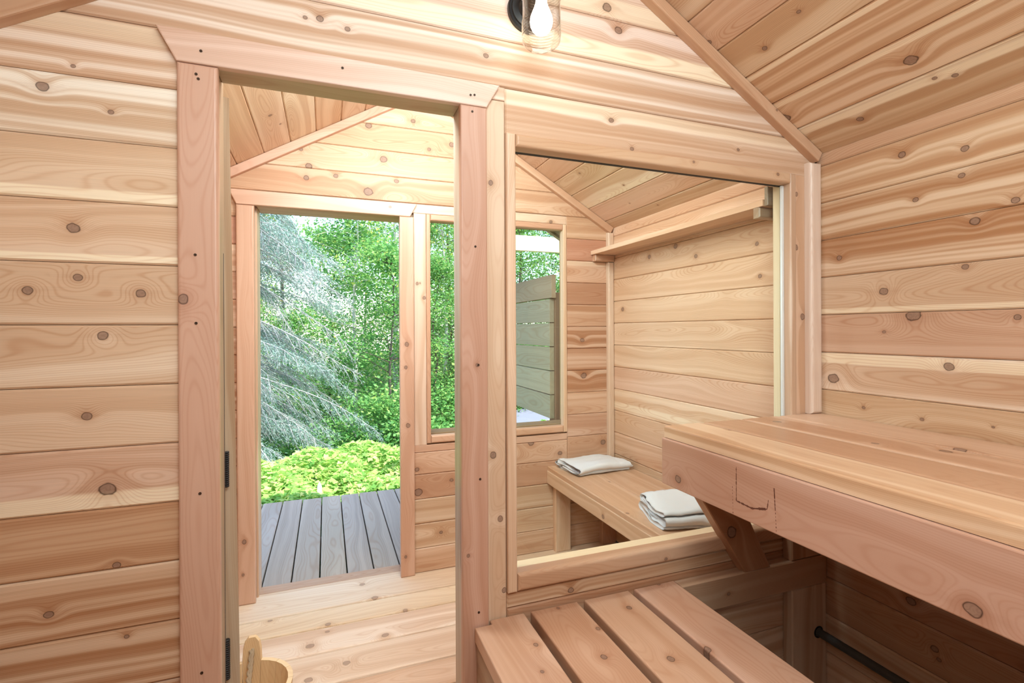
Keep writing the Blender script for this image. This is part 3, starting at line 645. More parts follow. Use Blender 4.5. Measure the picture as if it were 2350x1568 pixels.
# ================================================================ sauna furniture
yb0, yb1 = 1.8985, .0015      # u = -y along the benches
def yslat(name, x0, x1, zt, t, y0, y1, parent, base, streak, kn=None, bev=.005, steps=3, autok=0, poly=None, seed=None, label=None):
    # faces up, grain along y.  f_topy : u = y, v = -x
    return board(name, poly or rect(y0, y1, -x1, -x0), f_topy(zt-t), t, parent, TRIM, base, streak, bev=bev, steps=steps, kn=kn, autok=autok, seed=seed, label=label)
lb = empty('lower_bench', (.69, -.95, ZF), label='lower slatted sauna bench of four wide cedar planks with open gaps', cat='bench')
LB = (206, 152, 112)
yslat('slat', .366, .5135, -.79, .038, YR, -.003, lb, (208, 154, 114), .3, 'lb',
      poly=[(YR+.001, -.5135), (-.003, -.5135), (-.003, -.413), (-.0225, -.413), (-.0225, -.366), (YR+.001, -.366)], bev=.004)
yslat('slat', .535, .680, -.79, .038, YR+.001, -.003, lb, (206, 150, 108), .3, 'lb')
yslat('slat', .7035, .854, -.79, .038, YR+.001, -.003, lb, (208, 152, 108), .3, 'lb')
yslat('slat', .875, 1.020, -.79, .038, YR+.001, -.003, lb, (210, 154, 118), .25, 'lb')
for z1, z0 in ((-.8295, -.966), (-.968, -1.105), (-1.107, -1.2905)):
    board('riser_board', rect(.021, 1.898, z0, z1), f_left(.3885), .018, lb, TRIM, (176, 140, 106), .5, bev=.003, autok=1)
for yy in (-.075, -.95, -1.82):
    board('cross_rail', rect(.3895, 1.015, -.918, -.829), f_front(yy), .038, lb, TRIM, (176, 132, 96), .3, bev=.004)
for yy in (-.03, -.90, -1.78):
    board('leg', vrect(.93, 1.018, ZF, -.919), f_frontv(yy-.046), .038, lb, TRIM, (176, 132, 96), .3, bev=.004)
    board('leg', vrect(.40, .488, ZF, -.919), f_frontv(yy-.046), .038, lb, TRIM, (176, 132, 96), .3, bev=.004)

ub = empty('upper_bench', (1.3, -.95, -.5), label='high sauna bench with a broad reddish front board along the right wall', cat='bench')
for (a, b, c, s, sd) in ((.988, 1.130, (222, 176, 128), .5, 2.7), (1.141, 1.287, (212, 164, 122), .55, 9.2), (1.299, 1.452, (214, 164, 122), .5, 4.9), (1.466, 1.6445, (216, 168, 128), .4, 6.6)):
    yslat('plank', a, b, -.300, .036, YR+.001, -.003, ub, c, s, 'ubt', bev=.006, seed=sd)
sk = board('front_board', rect(.003, 1.898, -.4785, -.3375), f_left(1.016), .038, ub, TRIM, (202, 148, 118), .28, bev=.003, steps=2, kn='skirt', seed=3.3)
vs, fs = [], []
def mark(y0, z0, y1, z1, w_, dash=0):
    n_ = max(2, int(math.hypot(y1-y0, z1-z0)/.004))
    for i in range(n_):
        if dash and i % 2: continue
        a_, b_ = i/n_, (i+1)/n_; o_ = len(vs); ww = w_*random.uniform(.4, 1.3)
        ya, za, yb_, zb = y0+(y1-y0)*a_, z0+(z1-z0)*a_, y0+(y1-y0)*b_, z0+(z1-z0)*b_
        ny, nz = -(z1-z0), (y1-y0); L = math.hypot(ny, nz); ny, nz = ny/L*ww/2, nz/L*ww/2
        vs.extend([(.9779, ya-ny, za-nz), (.9779, ya+ny, za+nz), (.9779, yb_+ny, zb+nz), (.9779, yb_-ny, zb-nz)]); fs.append((o_, o_+1, o_+2, o_+3))
mark(-.305, -.352, -.305, -.438, .0028); mark(-.305, -.438, -.355, -.441, .0042); mark(-.355, -.441, -.400, -.428, .0050); mark(-.400, -.428, -.404, -.405, .0022); mark(-.292, -.405, -.294, -.474, .0016, 1)
mark(-.420, -.372, -.423, -.420, .0028); mark(-.423, -.42, -.426, -.476, .0018, 1)
pyobj('scorch_mark', vs, fs, SCORCH, ub)
board('ledger', rect(1.017, 1.644, -.376, -.337), f_front(-.003), .038, ub, TRIM, (176, 132, 96), .3, bev=.003)
for yy in (-.7, -1.3, -1.86):
    board('cross_rail', rect(1.017, 1.644, -.425, -.337), f_front(yy), .038, ub, TRIM, (176, 132, 96), .3, bev=.003)
# the support frame on the partition: brace, ledger and post under the upper bench
sup = empty('bench_support', (1.35, -.03, ZF), label='diagonal wooden strut and wall frame holding up the high bench', cat='support')
board('wall_rail', rect(1.0225, 1.6435, -.891, -.793), f_front(-.003), .038, sup, TRIM, (198, 152, 112), .35, bev=.003, autok=1)
board('post', vrect(1.482, 1.6435, ZF, -.892), f_frontv(-.003), .036, sup, TRIM, (204, 162, 124), .45, bev=.004)
board('post', vrect(1.482, 1.6435, -.792, -.480), f_frontv(-.003), .036, sup, TRIM, (188, 140, 100), .4, bev=.004)
# brace: parallelogram between front board and rail, faces -y
p = [(1.2725, -.7925), (1.382, -.7925), (1.190, -.430), (1.030, -.430)]
bd = Vector((1.030-1.2725, 0, -.430+.7925)).normalized(); bv = Vector(NY).cross(bd)
O_ = Vector((1.2, -.003, -.6))
pl = [((Vector((a, 0, b))-Vector((1.2, 0, -.6))).dot(bd), (Vector((a, 0, b))-Vector((1.2, 0, -.6))).dot(bv)) for a, b in p]
board('brace', pl, (O_, bd, bv), .040, sup, TRIM, (186, 128, 80), .4, bev=.003, kn='brace')
pp = empty('pipe', (1.6, -.6, -1.06), label='dark grey pipe running low along the right wall under the high bench', cat='pipe')
vs, fs = tube([(1.604, -.0405, -1.058), (1.604, -.6, -1.060), (1.604, -1.88, -1.062)], .014, 16); pyobj('tube', vs, fs, PIPE, pp, smooth=False)
vs, fs = lathe([(.0145, -.004), (.021, -.004), (.021, .0), (.0145, .0)], 18); pyobj('collar', vs, fs, BLACK, pp, Matrix.Translation((1.604, -.0398, -1.058)) @ Matrix.Rotation(math.pi/2, 4, 'X'))

# ================================================================ changing room furniture
cb = empty('changing_bench', (1.42, .7, ZF), label='cedar bench with square legs in the changing room behind the glass', cat='bench')
yslat('plank', 1.207, 1.3925, -.797, .024, .0785, 1.3635, cb, (216, 164, 116), .3, 'cb', bev=.004)
yslat('plank', 1.3935, 1.575, -.797, .024, .0785, 1.3635, cb, (214, 162, 116), .3, 'cb', bev=.004, autok=1)
yslat('plank', 1.576, 1.6445, -.797, .024, .0785, 1.3635, cb, (210, 158, 112), .3, bev=.004)
board('front_rail', rect(-1.3635, -.0785, -.896, -.8215), f_left(1.241), .038, cb, TRIM, (218, 170, 122), .35, bev=.003, autok=1)
for yy in (1.3635, .120):
    board('leg', vrect(1.242, 1.338, ZF, -.822), f_frontv(yy), .038, cb, TRIM, (220, 172, 126), .3, bev=.003)
    board('leg', vrect(1.551, 1.645, ZF, -.822), f_frontv(yy), .038, cb, TRIM, (206, 152, 112), .3, bev=.003)
    board('cross_rail', rect(1.339, 1.550, -.880, -.822), f_front(yy), .036, cb, TRIM, (200, 150, 108), .3, bev=.003)

sh = empty('wall_shelf', (1.57, .73, .45), label='long narrow cedar shelf on two cleats high on the changing room wall', cat='shelf')
yslat('shelf_board', 1.500, 1.6445, .4755, .024, .0945, 1.3635, sh, (226, 178, 134), .35, 'shelf', bev=.003, seed=5.0)
board('cleat', rect(1.512, 1.6445, .412, .451), f_front(1.3635), .036, sh, TRIM, (204, 150, 108), .3, bev=.004)
cl = board('cleat', rect(1.500, 1.6445, .412, .4505), f_front(.137), .028, sh, TRIM, (170, 140, 106), .4, bev=.004)
board('upstand', rect(1.508, 1.6445, .451, .520), f_front(.0935), .014, sh, TRIM, (150, 128, 100), .4, bev=.002)

# ---- towels
def towel(name, label, cx, cy, rz, w, d, layers, th, seed, z0=-.797, curl=0.):
    """terry towel folded to and fro: profile in (d, z), extruded along w"""
    rg = random.Random(seed); prof = []
    def edge(pts, n): return pts
    t = th
    # outer outline of the folded stack, walked as a ribbon (top and bottom of each layer)
    path = []                                                   # centre line
    for k in range(layers):
        a, b = (-d/2, d/2) if k % 2 == 0 else (d/2, -d/2)
        a += rg.uniform(-.006, .006); b += rg.uniform(-.006, .006)
        zc = t*(k+.5)
        n = 14
        for i in range(n+1): path.append((a+(b-a)*i/n, zc + (t*.10*math.sin(i*1.1+k*2))))
        if k < layers-1:
            s = 1 if b > a else -1
            for j in range(1, 5):
                an = -math.pi/2 + math.pi*j/5
                path.append((b+s*t*.5*math.cos(an), zc+t/2+t/2*math.sin(an)))
    P2 = [Vector(p_) for p_ in path]; up, dn_ = [], []
    for i, p_ in enumerate(P2):
        tg = (P2[min(i+1, len(P2)-1)]-P2[max(i-1, 0)]).normalized(); nn = Vector((-tg.y, tg.x))
        e = .35 if i in (0, len(P2)-1) else 1
        up.append(p_+nn*t*.53*e); dn_.append(p_-nn*t*.53*e)
    ring = up+dn_[::-1]; n = len(ring); W_ = 46; vs, fs = [], []
    from mathutils import noise as mn
    lo = [rg.uniform(-.010, .010) for _ in range(layers+1)]
    for i in range(W_+1):
        wq = -w/2+w*i/W_; e = abs(2*i/W_-1); shrink = 1-.018*e**6; drop = 1-.16*e**8
        for q in ring:
            v_ = Vector((wq+lo[min(layers, max(0, int(q.y/t)))]*(2*i/W_-1), q.x*shrink, max(q.y, 0)*drop))
            nz = mn.noise_vector(Vector((v_.x*9+seed, v_.y*7, v_.z*7)))*.015 + mn.noise_vector(Vector((v_.x*130, v_.y*130+seed, v_.z*130)))*.0024
            rib = 0
            if .30 < wq/w < .42: rib = -.0012*(1+math.cos((wq/w-.30)*2*math.pi/.03))
            zz_ = v_.z+nz.z*min(1, v_.z/.012)+(rib if v_.z > t*layers*.8 else 0) - curl*(v_.y/d)*(v_.z > t)*.02
            vs.append((v_.x+nz.x, v_.y+nz.y, max(.0006, zz_)))
    for i in range(W_):
        for j in range(n):
            k = (j+1) % n; fs.append((i*n+j, i*n+k, (i+1)*n+k, (i+1)*n+j))
    fs += [tuple(range(n)), tuple(range(W_*n+n-1, W_*n-1, -1))]
    o = pyobj(name, vs, fs, TERRY, None, Matrix.Translation((cx, cy, z0+.0005)) @ Matrix.Rotation(rz, 4, 'Z'), smooth=True)
    o['label'] = label; o['category'] = 'towel'; o['group'] = 'folded white towels on the changing bench'
    return o
towel('towel', 'folded white towel at the far end of the changing bench', 1.435, 1.225, math.radians(3), .35, .215, 3, .0175, 3)
towel('towel', 'thick folded white towel nearer the glass, partly hidden by the high bench', 1.42, .415, math.radians(-14), .32, .235, 4, .0200, 8)

# ---- wall lamp
wl = empty('wall_lamp', (.535, -.0, .885), label='lit wall lamp with black round plate and ribbed glass jar shade', cat='lamp')
vs, fs = lathe([(0, 0), (.060, 0), (.060, .010), (.057, .0125), (.052, .0125), (.050, .016), (.034, .019), (.028, .030), (0, .034)], 48)
RX = Matrix.Rotation(math.pi/2, 4, 'X')
pyobj('wall_plate', vs, fs, BLACK, wl, Matrix.Translation((.533, -.0005, .890)) @ RX, smooth=False)
for a in (200, 20):
    vs, fs = lathe([(0, 0), (.0042, 0), (.0042, .0015), (.002, .002), (0, .001)], 10)
    pyobj('screw', vs, fs, SCREW, wl, Matrix.Translation((.533+.043*math.cos(math.radians(a)), -.0150, .890+.043*math.sin(math.radians(a)))) @ RX)
vs, fs = tube([(.533, -.030, .890), (.533, -.055, .897), (.532, -.085, .915), (.531, -.100, .932)], .0095, 14); pyobj('arm', vs, fs, BLACK, wl)
LX, LY = .530, -.104
vs, fs = lathe([(0, .045), (.030, .045), (.047, .036), (.051, .030), (.051, .004), (.048, .0), (.018, .0), (.018, -.030), (.0, -.030)], 40)
pyobj('socket_cap', vs, fs, BLACK, wl, Matrix.Translation((LX, LY, .905)))
prof = []
H = .165
def jr_(z):                      # z from 0 (bottom) to H
    r = .0500
    if z < .012: r = .0405+.0095*math.sin(min(1, z/.012)*math.pi/2)
    rib = 0
    if .020 < z < .062 or .118 < z < .150: rib = .0016*math.sin(z*2*math.pi/.0078)
    return r+rib
zs = [H*i/110 for i in range(111)]
prof = [(.0005, .0), (.006, .0012), (.010, .0), (.014, .0012), (.018, .0), (.022, .0012), (.026, .0), (.030, .0012), (.034, .0), (.0385, .0)]+[(jr_(z), z) for z in zs]
inner = [(jr_(z)-.0024, z) for z in reversed(zs[4:])]+[(.034, .0042), (.0005, .0042)]
vs, fs = lathe(prof, 56); pyobj('jar_shade', vs, fs, JAR, wl, Matrix.Translation((LX, LY, .744)), smooth=True)
bp_ = [(0, -.100), (.008, -.0985), (.016, -.094), (.0235, -.086), (.0285, -.075), (.030, -.064), (.0285, -.053), (.0240, -.041), (.0185, -.028), (.0150, -.016), (.0140, -.004), (.0140, .010)]
vs, fs = lathe(bp_, 32); pyobj('bulb', vs, fs, BULB, wl, Matrix.Translation((LX, LY, .870)), smooth=True)

# ---- wooden bucket on the changing room floor
bk = empty('bucket', (-.232, .365, ZF), label='pale wooden sauna bucket with rope handle on the changing room floor', cat='bucket')
BT = Matrix.Translation((-.232, .365, ZF)); NS = 14; Rb, Rt, Hb = .112, .132, .238; TW = .014
for i in range(NS):
    a0, a1 = 2*math.pi*i/NS-.035+.004, 2*math.pi*(i+1)/NS-.035-.004; am = (a0+a1)/2
    ear = min(abs((math.degrees(am)-88+180) % 360-180), abs((math.degrees(am)-268+180) % 360-180)) < 13
    q = []
    top = Hb+(.072 if ear else 0)
    hs = [0, Hb] + ([Hb+.035, Hb+.058, Hb+.072] if ear else [])
    shr = [1, 1] + ([.92, .74, .34] if ear else [])
    for h, s_ in zip(hs, shr):
        R_ = Rb+(Rt-Rb)*h/Hb; b0, b1 = am+(a0-am)*s_, am+(a1-am)*s_
        for rr in (R_-TW, R_):
            for b_ in (b0, am, b1): q.append((rr*math.cos(b_), rr*math.sin(b_), h+.001))
    fs = []
    for k in range(len(hs)-1):
        o_ = k*6; n_ = o_+6
        fs += [(o_+1, o_, n_, n_+1), (o_+2, o_+1, n_+1, n_+2), (o_+3, o_+4, n_+4, n_+3), (o_+4, o_+5, n_+5, n_+4), (o_, o_+3, n_+3, n_), (o_+5, o_+2, n_+2, n_+5)]
    o_ = (len(hs)-1)*6; fs += [(o_, o_+3, o_+4, o_+1), (o_+1, o_+4, o_+5, o_+2), (0, 1, 4, 3), (1, 2, 5, 4)]
    # local frame with x = up so the grain runs up the stave
    loc = Matrix(((0, 0, 1, 0), (1, 0, 0, 0), (0, 1, 0, 0), (0, 0, 0, 1)))     # (x',y',z') -> (z... )
    vs2 = [(h, x_, y_) for x_, y_, h in q]
    Mx = BT @ Matrix(((0, 1, 0, 0), (0, 0, 1, 0), (1, 0, 0, 0), (0, 0, 0, 1)))
    st = pyobj('stave', vs2, fs, TRIM0, bk, Mx, props=dict(edge=0., cath=.03, seed=i*.37, base=lin((238, 204, 158)), streak=.15, sap=(0., 0., 0.)))
    if ear: st['label'] = 'tall stave with a rounded top that carries the rope'
vs, fs = lathe([(0, .012), (.100, .012), (.100, .026), (0, .026)], 36); pyobj('base_disc', vs, fs, TRIM0, bk, BT, props=dict(seed=2., base=lin((226, 186, 138)), streak=.2, sap=(0., 0., 0.)))
for hz in (.045, .175):
    R_ = Rb+(Rt-Rb)*hz/Hb
    vs, fs = lathe([(R_-.001, hz-.008), (R_+.0025, hz-.008), (R_+.0035, hz+.008), (R_-.001, hz+.008)], 48); pyobj('hoop', vs, fs, simple('hoop_metal', (150, 130, 90), .35, .8), bk, BT)
# twisted rope from ear to ear, sagging into the bucket
a = math.radians(88); e1 = Vector((math.cos(a), math.sin(a), 0))*(Rt-.002)
cen = []
for i in range(61):
    t_ = i/60; p_ = e1*(1-2*t_)*.92 + Vector((.0, 0, Hb+.036-.30*(t_*(1-t_))*1.15)); cen.append(p_)
perp = Vector((-math.sin(a), math.cos(a), 0))
for s_ in range(3):
    pts = []
    for i, p_ in enumerate(cen):
        ph = i*.62+s_*2.094; pts.append(p_+perp*.0042*math.cos(ph)+Vector((0, 0, 1)).lerp(e1.normalized(), .5).normalized()*.0042*math.sin(ph))
    vs, fs = tube(pts, .0047, 7); pyobj('rope_strand', vs, fs, ROPE, bk, BT, smooth=True)

# ================================================================ outdoors
ZD, ZG = -1.33, -1.62
deck = empty('deck', (.5, 2.2, ZD), label='grey weathered timber deck outside the doorway', cat='deck')
x = -.036-.1413*8
while x < 2.45:
    yslat_c = (random.choice([(174, 158, 142), (168, 152, 137), (178, 162, 144), (170, 155, 141)]))
    j = random.uniform(-.008, .008)
    board('plank', rect(1.521, 2.972+j, -(x+.1345), -x), f_topy(ZD-.035), .035, deck, GREY, yslat_c, .45, bev=.004, steps=2)
    x += .1413
for y_ in (1.60, 2.25, 2.90):
    board('joist', rect(-1.15, 2.55, ZD-.18, ZD-.0365), f_front(y_), .038, deck, GREY, (120, 105, 90), .3, bev=0)

scr = empty('privacy_screen', (1.35, 2.2, ZD), label='slatted timber privacy screen outside the right part of the far window', cat='screen')
for i in range(6):
    z1 = .345-.1515*i; y0_ = 1.560 if i else 1.530
    board('slat', rect(-2.86, -y0_, z1-.1455, z1), f_left(1.345), .030, scr, GREY, [(176, 152, 130), (170, 158, 138), (172, 160, 138), (176, 164, 140), (178, 166, 142), (170, 160, 136)][i], .35, bev=.003, steps=2)
for y_, z1 in ((1.545, .235), (2.72, .33)):
    board('post', rect(ZD, z1, y_, y_+.09), ((1.435, 0, 0), Z, Y), .089, scr, GREY, (150, 118, 96), .4, bev=.004)
tf = empty('timber_frame', (1.6, 2.9, ZD), label='pale sunlit timber beam on posts crossing above the deck', cat='frame')
board('beam', rect(1.30, 2.50, .712, .850), f_front(2.905), .038, tf, TRIM0, (236, 206, 160), .25, bev=.003)  # sunlit look also put into the beam's pale base colour
for x_ in (1.44, 2.46):
    board('post', vrect(x_-.045, x_+.045, ZD, .711), f_frontv(2.95), .089, tf, GREY, (150, 130, 108), .3, bev=.004)

# ground: level round the deck, falling away into the wood
def sstep(a, b, x):
    t_ = min(1, max(0, (x-a)/(b-a))); return t_*t_*(3-2*t_)
def zg(x, y): return ZG - 1.15*sstep(4.0, 8.5, y)*(1-.75*sstep(1.6, 3.2, x))
# ground surface
vs, fs = [], []; n_ = 80
for i in range(n_+1):
    for j_ in range(n_+1):
        X_, Y_ = -30+60*i/n_, -8+48*j_/n_
        vs.append((X_, Y_, zg(X_, Y_)+.04*math.sin(X_*1.3)*math.cos(Y_*.9)-.03))
for i in range(n_):
    for j_ in range(n_): a_ = i*(n_+1)+j_; fs.append((a_, a_+n_+1, a_+n_+2, a_+1))
g = pyobj('ground', vs, fs, SOIL, smooth=True); g['kind'] = 'structure'
pad = board('gravel_patch', [(2.9, 6.5), (4.4, 6.0), (4.7, 7.6), (3.7, 8.1), (3.1, 7.7)], f_top(ZG), .03, None, CONC, bev=.01, steps=2)
tag(pad, 'pale gravel patch beyond the privacy screen', 'gravel')
sk_ = board('stake', [(-1.68, -.018), (-1.34, -.018), (-1.30, 0), (-1.34, .018), (-1.68, .018)], ((-.062, 3.32, 0), Z, NX), .018, None, WHITEP, bev=.001)
tag(sk_, 'small white pointed stake beyond the deck edge', 'stake')

def quads(name, C_, A_, B_, mat, parent, v, kind='stuff', fold=None, star=False):
    """leaf blades: centres C, half axes A (length) and B (width), built as rhombs or five-lobed leaves"""
    n = len(C_)
    if star:
        pts = [(-1, 0), (-.35, .42), (-.55, .95), (.15, .62), (1, 0), (.15, -.62), (-.55, -.95), (-.35, -.42)]
        V_ = np.stack([C_+A_*p[0]+B_*p[1] for p in pts], 1).reshape(-1, 3); k = 8
    else:
        Nn = np.cross(A_, B_); Nn /= np.linalg.norm(Nn, axis=1)[:, None]+1e-9
        h = np.linalg.norm(B_, axis=1)[:, None]*.35
        V_ = np.stack([C_-A_, C_-B_+Nn*h, C_+A_, C_+B_+Nn*h], 1).reshape(-1, 3); k = 4
    me = bpy.data.meshes.new(name); me.vertices.add(n*k); me.vertices.foreach_set('co', V_.astype(np.float32).ravel())
    me.loops.add(n*k); me.loops.foreach_set('vertex_index', np.arange(n*k, dtype=np.int32))
    me.polygons.add(n); me.polygons.foreach_set('loop_start', np.arange(n, dtype=np.int32)*k); me.polygons.foreach_set('loop_total', np.full(n, k, dtype=np.int32))
    me.update(calc_edges=True)
    at = me.attributes.new('v', 'FLOAT', 'FACE'); at.data.foreach_set('value', np.asarray(v, dtype=np.float32))
    o = mesh_obj(name, me, mat, parent); 
    if kind: o['kind'] = kind
    return o
def rnd_dirs(n): 
    d = RNG.normal(size=(n, 3)); return d/np.linalg.norm(d, axis=1)[:, None]
def leaf_axes(n, size, droop=.3):
    a = rnd_dirs(n); a[:, 2] = a[:, 2]*.5-droop; a /= np.linalg.norm(a, axis=1)[:, None]
    b = np.cross(a, rnd_dirs(n)+np.array([0, 0, 1.2])); b /= np.linalg.norm(b, axis=1)[:, None]+1e-9
    s_ = size*RNG.uniform(.6, 1.25, (n, 1)); return a*s_, b*s_*.58
def merge_tubes(name, tubes, mat, parent, kind=None):
    vs, fs = [], []
    for pts, r_, sg in tubes:
        a_, b_ = tube(pts, r_, sg, caps=False); o_ = len(vs); vs += a_; fs += [tuple(i+o_ for i in f) for f in b_]
    o = pyobj(name, vs, fs, mat, parent, smooth=True)
    if kind: o['kind'] = kind
    return o
def broadleaf(h, r, nb, nl, size, bark, mat, bias=0., crown0=.12):
    """tree at the origin: trunk, branches, clumped foliage"""
    root = empty('broadleaf_tree', (0, 0, 0))
    rg = random.Random(int(h*1000+nl)); tr = [(rg.uniform(-.05, .05)*i*.4, rg.uniform(-.05, .05)*i*.4, h*i/8) for i in range(9)]
    merge_tubes('trunk', [(tr, [max(.012, .055*(1-i/9.)*h/6) for i in range(9)], 9)], bark, root)
    tubes, cl = [], []
    for k in range(nb):
        f = crown0+(1-crown0)*rg.random(); z_ = h*f; p0 = Vector(tr[min(8, int(f*8))]); p0.z = z_
        a_ = rg.uniform(0, 6.283); L = r*(1.15-.75*f)*rg.uniform(.6, 1.15); pts = [p0]
        d_ = Vector((math.cos(a_), math.sin(a_), rg.uniform(.1, .7)))
        for q in range(4): pts.append(pts[-1]+d_*L/4); d_ = (d_+Vector((rg.uniform(-.3, .3), rg.uniform(-.3, .3), rg.uniform(-.25, .15)))).normalized()
        tubes.append((pts, [.012, .009, .006, .004, .002], 5)); cl += [pts[i].lerp(pts[i+1], rg.random()) for i in range(1, 4) for _ in range(3)]
    merge_tubes('branches', tubes, bark, root, 'stuff')
    cl = np.array([tuple(c) for c in cl]); idx = RNG.integers(0, len(cl), nl)
    C_ = cl[idx]+RNG.normal(size=(nl, 3))*np.array([.20, .20, .13])*(r/1.4)
    C_[:, 2] = np.maximum(C_[:, 2], .15)
    A_, B_ = leaf_axes(nl, size)
    tone = RNG.random(len(cl))[idx]*.55+RNG.random(nl)*.45+bias
    quads('foliage', C_, A_, B_, mat, root, np.clip(tone, 0, 1))
    return root
def place(root, loc, rz, s, label, group=None, first=False):
    if first: r_ = root
    else:
        r_ = root.copy(); COL.objects.link(r_)
        for ch in list(root.children):
            c_ = ch.copy(); COL.objects.link(c_); c_.parent = r_
    r_.location = loc; r_.rotation_euler = (0, 0, rz); r_.scale = (s, s, s)
    r_['label'] = label; r_['category'] = 'tree'
    if group: r_['group'] = group
    return r_
protos = [broadleaf(6.2, 1.7, 60, 11000, .040, BARK_P, LEAF, .0, .08), broadleaf(7.5, 1.6, 64, 11000, .036, BARK_D, LEAF, .10), broadleaf(5.0, 1.5, 52, 10000, .042, BARK_D, LEAF, -.08, .04), broadleaf(8.5, 1.5, 60, 10000, .034, BARK_P, LEAF, .05, .2)]
spots = [(0, .55, 9.6, 1.0), (1, -.9, 11.4, 1.0), (2, 1.05, 7.9, .85), (3, 1.7, 12.0, 1.0), (0, 2.6, 10.3, 1.0), (2, -2.3, 10.4, 1.0), (1, 3.3, 12.6, 1.05), (2, 2.05, 8.6, .8),
         (0, 4.4, 10.6, .95), (3, 5.4, 12.4, 1.0), (2, 3.9, 8.9, .9), (1, 6.3, 11.0, 1.0), (0, -3.6, 12.6, 1.1), (2, .1, 13.5, 1.1), (1, 7.6, 13.0, 1.1), (0, 1.2, 15.5, 1.15), (2, 3.0, 15.2, 1.15), (3, -1.8, 15.0, 1.15), (2, 5.3, 9.4, .95), (0, 5.0, 15.5, 1.2), (1, -5.5, 11.5, 1.1), (2, 7.2, 9.6, 1.0), (2, -.6, 8.6, .62)]
used = set()
for (k, x_, y_, s_) in spots:
    f_ = k not in used; used.add(k)
    near = y_ < 9.5
    lab = 'leafy tree in the sunlit wood, nearer row' if near else 'leafy tree in the sunlit wood, rows further back'
    place(protos[k], (x_, y_, zg(x_, y_)-.05), random.uniform(0, 6.28), s_, lab, 'broadleaf trees of the nearer row' if near else 'broadleaf trees further back', f_)

# big spruce at the left: bare pale drooping branches reaching over the doorway view
def spruce(loc, h, label, zlo, zhi, nb, reach, amin, amax, seed, nn=260):
    rg = random.Random(seed); root = empty('spruce_tree', loc, label=label, cat='tree'); L0 = Vector(loc)
    tr = [(L0.x, L0.y, L0.z+h*i/6) for i in range(7)]
    merge_tubes('trunk', [(tr, [.13*(1-i/7.)+.02 for i in range(7)], 12)], BARK_D, root)
    tubes, NC, NA = [], [], []
    for b_ in range(nb):
        zb = rg.uniform(zlo, zhi); an = math.radians(rg.uniform(amin, amax)); L = reach*rg.uniform(.6, 1.05)*(1-.08*max(0, zb))
        p = Vector((L0.x, L0.y, zb)); d_ = Vector((math.cos(an), math.sin(an), rg.uniform(-.28, .05))); pts = [p.copy()]; n_ = 16
        for q in range(n_):
            p = p+d_.normalized()*L/n_; d_ = d_+Vector((rg.uniform(-.09, .09), rg.uniform(-.09, .09), -.045+rg.uniform(-.06, .06))); pts.append(p.copy())
        tubes.append((pts, [.017*(1-q/(n_+1))+.002 for q in range(n_+1)], 5))
        bare = rg.random() < .45
        for q in range(3, n_+1):
            for s_ in range(4):
                tw = pts[q]; dd = (pts[q]-pts[q-1]).normalized(); side = Vector((-dd.y, dd.x, 0))*(1 if s_ % 2 else -1)
                td = (dd*.7+side*rg.uniform(.3, .9)+Vector((0, 0, rg.uniform(-.8, .1)))).normalized(); tl = rg.uniform(.15, .55)*(1.2-q/n_*.6)
                tp = [tw, tw+td*tl*.5+Vector((0, 0, -.02*tl)), tw+td*tl+Vector((0, 0, -.14*tl))]
                tubes.append((tp, [.0042, .0030, .0013], 3))
                for u_ in range(2):
                    bp = tp[0].lerp(tp[2], rg.uniform(.3, .9)); bd_ = (td+Vector((rg.uniform(-.8, .8), rg.uniform(-.8, .8), rg.uniform(-.6, .3)))).normalized()
                    tubes.append(([bp, bp+bd_*tl*.38], [.0022, .001], 3))
                k = int((8 if bare else 44))
                for _ in range(k):
                    f_ = rg.random(); c_ = tp[0].lerp(tp[2], f_); NC.append((c_.x+rg.gauss(0, .035), c_.y+rg.gauss(0, .035), c_.z+rg.gauss(0, .03))); NA.append((td.x+rg.gauss(0, .5), td.y+rg.gauss(0, .5), td.z+rg.gauss(0, .5)))
    merge_tubes('branches', tubes, BARK_S, root, 'stuff')
    C_ = np.array(NC); A_ = np.array(NA); A_ /= np.linalg.norm(A_, axis=1)[:, None]; n = len(C_)
    B_ = np.cross(A_, rnd_dirs(n)); B_ /= np.linalg.norm(B_, axis=1)[:, None]
    s_ = RNG.uniform(.012, .026, (n, 1)); quads('needles', C_, A_*s_, B_*.0035, NEEDLE, root, RNG.random(n))
    return root
spruce((-1.95, 6.0, zg(-1.95, 6.0)), 9.0, 'big spruce with bare pale drooping branches at the left of the doorway view', -1.0, 3.2, 58, 2.75, -42, 38, 5)
spruce((-1.3, 8.6, zg(-1.3, 8.6)), 8.0, 'dark spruce standing behind the bare pale branches', -1.1, 4.2, 34, 1.5, 0, 360, 9)

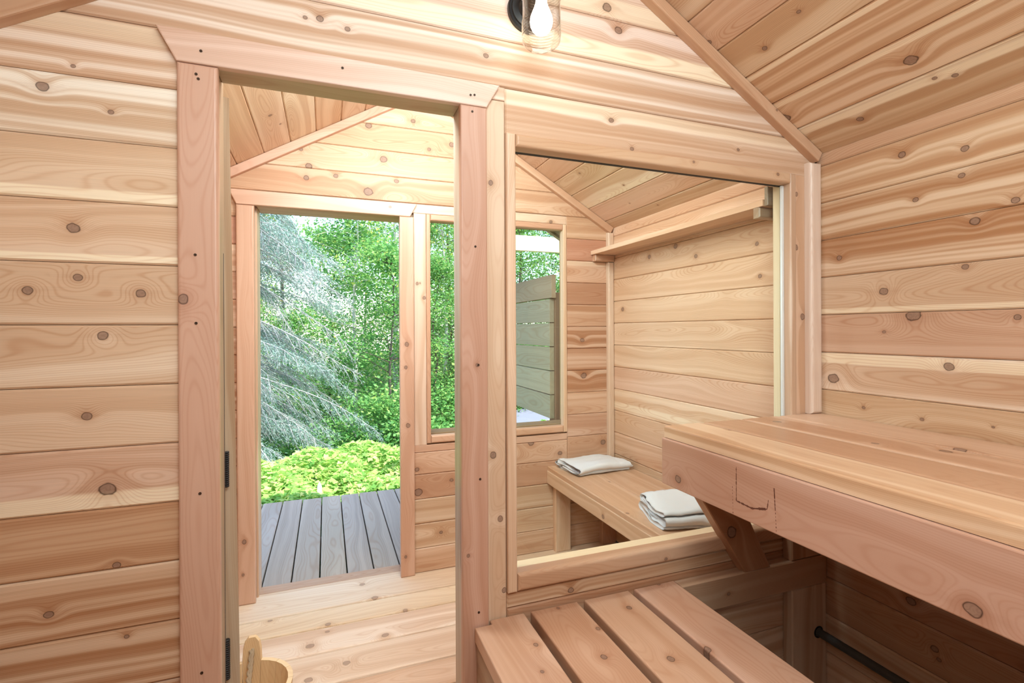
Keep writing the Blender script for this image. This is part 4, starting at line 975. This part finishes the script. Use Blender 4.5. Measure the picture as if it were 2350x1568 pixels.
# undergrowth between deck and trees
n = 34000
Yv = 3.02+RNG.random(n)**1.1*2.9; Xv = (Yv+1.3)*RNG.uniform(-.46, .72, n)
keep = ~((Xv > 2.9) & (Xv < 4.6) & (Yv > 5.9) & (Yv < 8.1)); Xv, Yv = Xv[keep], Yv[keep]; n = len(Xv)
hh = .27+.05*np.minimum(Yv-3, 1.2)-.10*np.maximum(Yv-4.3, 0)+.09*np.sin(Xv*3.1+1.0)*np.cos(Yv*2.7)+.05*np.sin(Xv*9.3+Yv*5)
Zv = np.array([zg(a_, b_) for a_, b_ in zip(Xv, Yv)])+np.maximum(.03, hh*(1-.55*RNG.random(n)**2))
A_, B_ = leaf_axes(n, .039, .05); A_[:, 2] *= .6
ug = quads('undergrowth', np.stack([Xv, Yv, Zv], 1), A_, B_*1.5, LEAF2, None, RNG.random(n), star=True)
tag(ug, 'low sunlit leafy undergrowth between the deck and the trees', 'undergrowth', kind='stuff')
n = 9000                                            # dense leafy bushes at the edge of the wood
bushes = []
for i, (x_, y_, w_) in enumerate([(-2.6, 7.2, 1.0), (-.9, 7.0, 1.0), (.25, 7.3, 1.1), (1.3, 6.9, 1.05), (2.3, 7.9, 1.1), (3.0, 9.8, 1.1), (4.9, 8.8, 1.0), (-4.0, 8.2, 1.2)]):
    n = 5200; d_ = rnd_dirs(n); d_[:, 2] = abs(d_[:, 2]); rr_ = RNG.random((n, 1))**.4
    z_ = zg(x_, y_); C_ = np.array([x_, y_, z_+.05])+d_*rr_*np.array([w_, w_*.8, w_*1.05]); A_, B_ = leaf_axes(n, .040, .1)
    b_ = empty('bush', (x_, y_, z_), label='round green bush at the foot of the trees, behind the bright undergrowth', cat='bush', group='bushes at the edge of the wood')
    stems = [([(x_, y_, z_), (x_+w_*.4*math.cos(a_*1.26), y_+w_*.4*math.sin(a_*1.26), z_+w_*.8)], [.012, .003], 5) for a_ in range(5)]
    merge_tubes('stems', stems, BARK_D, b_, 'stuff')
    quads('foliage', C_, A_, B_, LEAF, b_, np.clip(RNG.random(n)*.75, 0, 1))
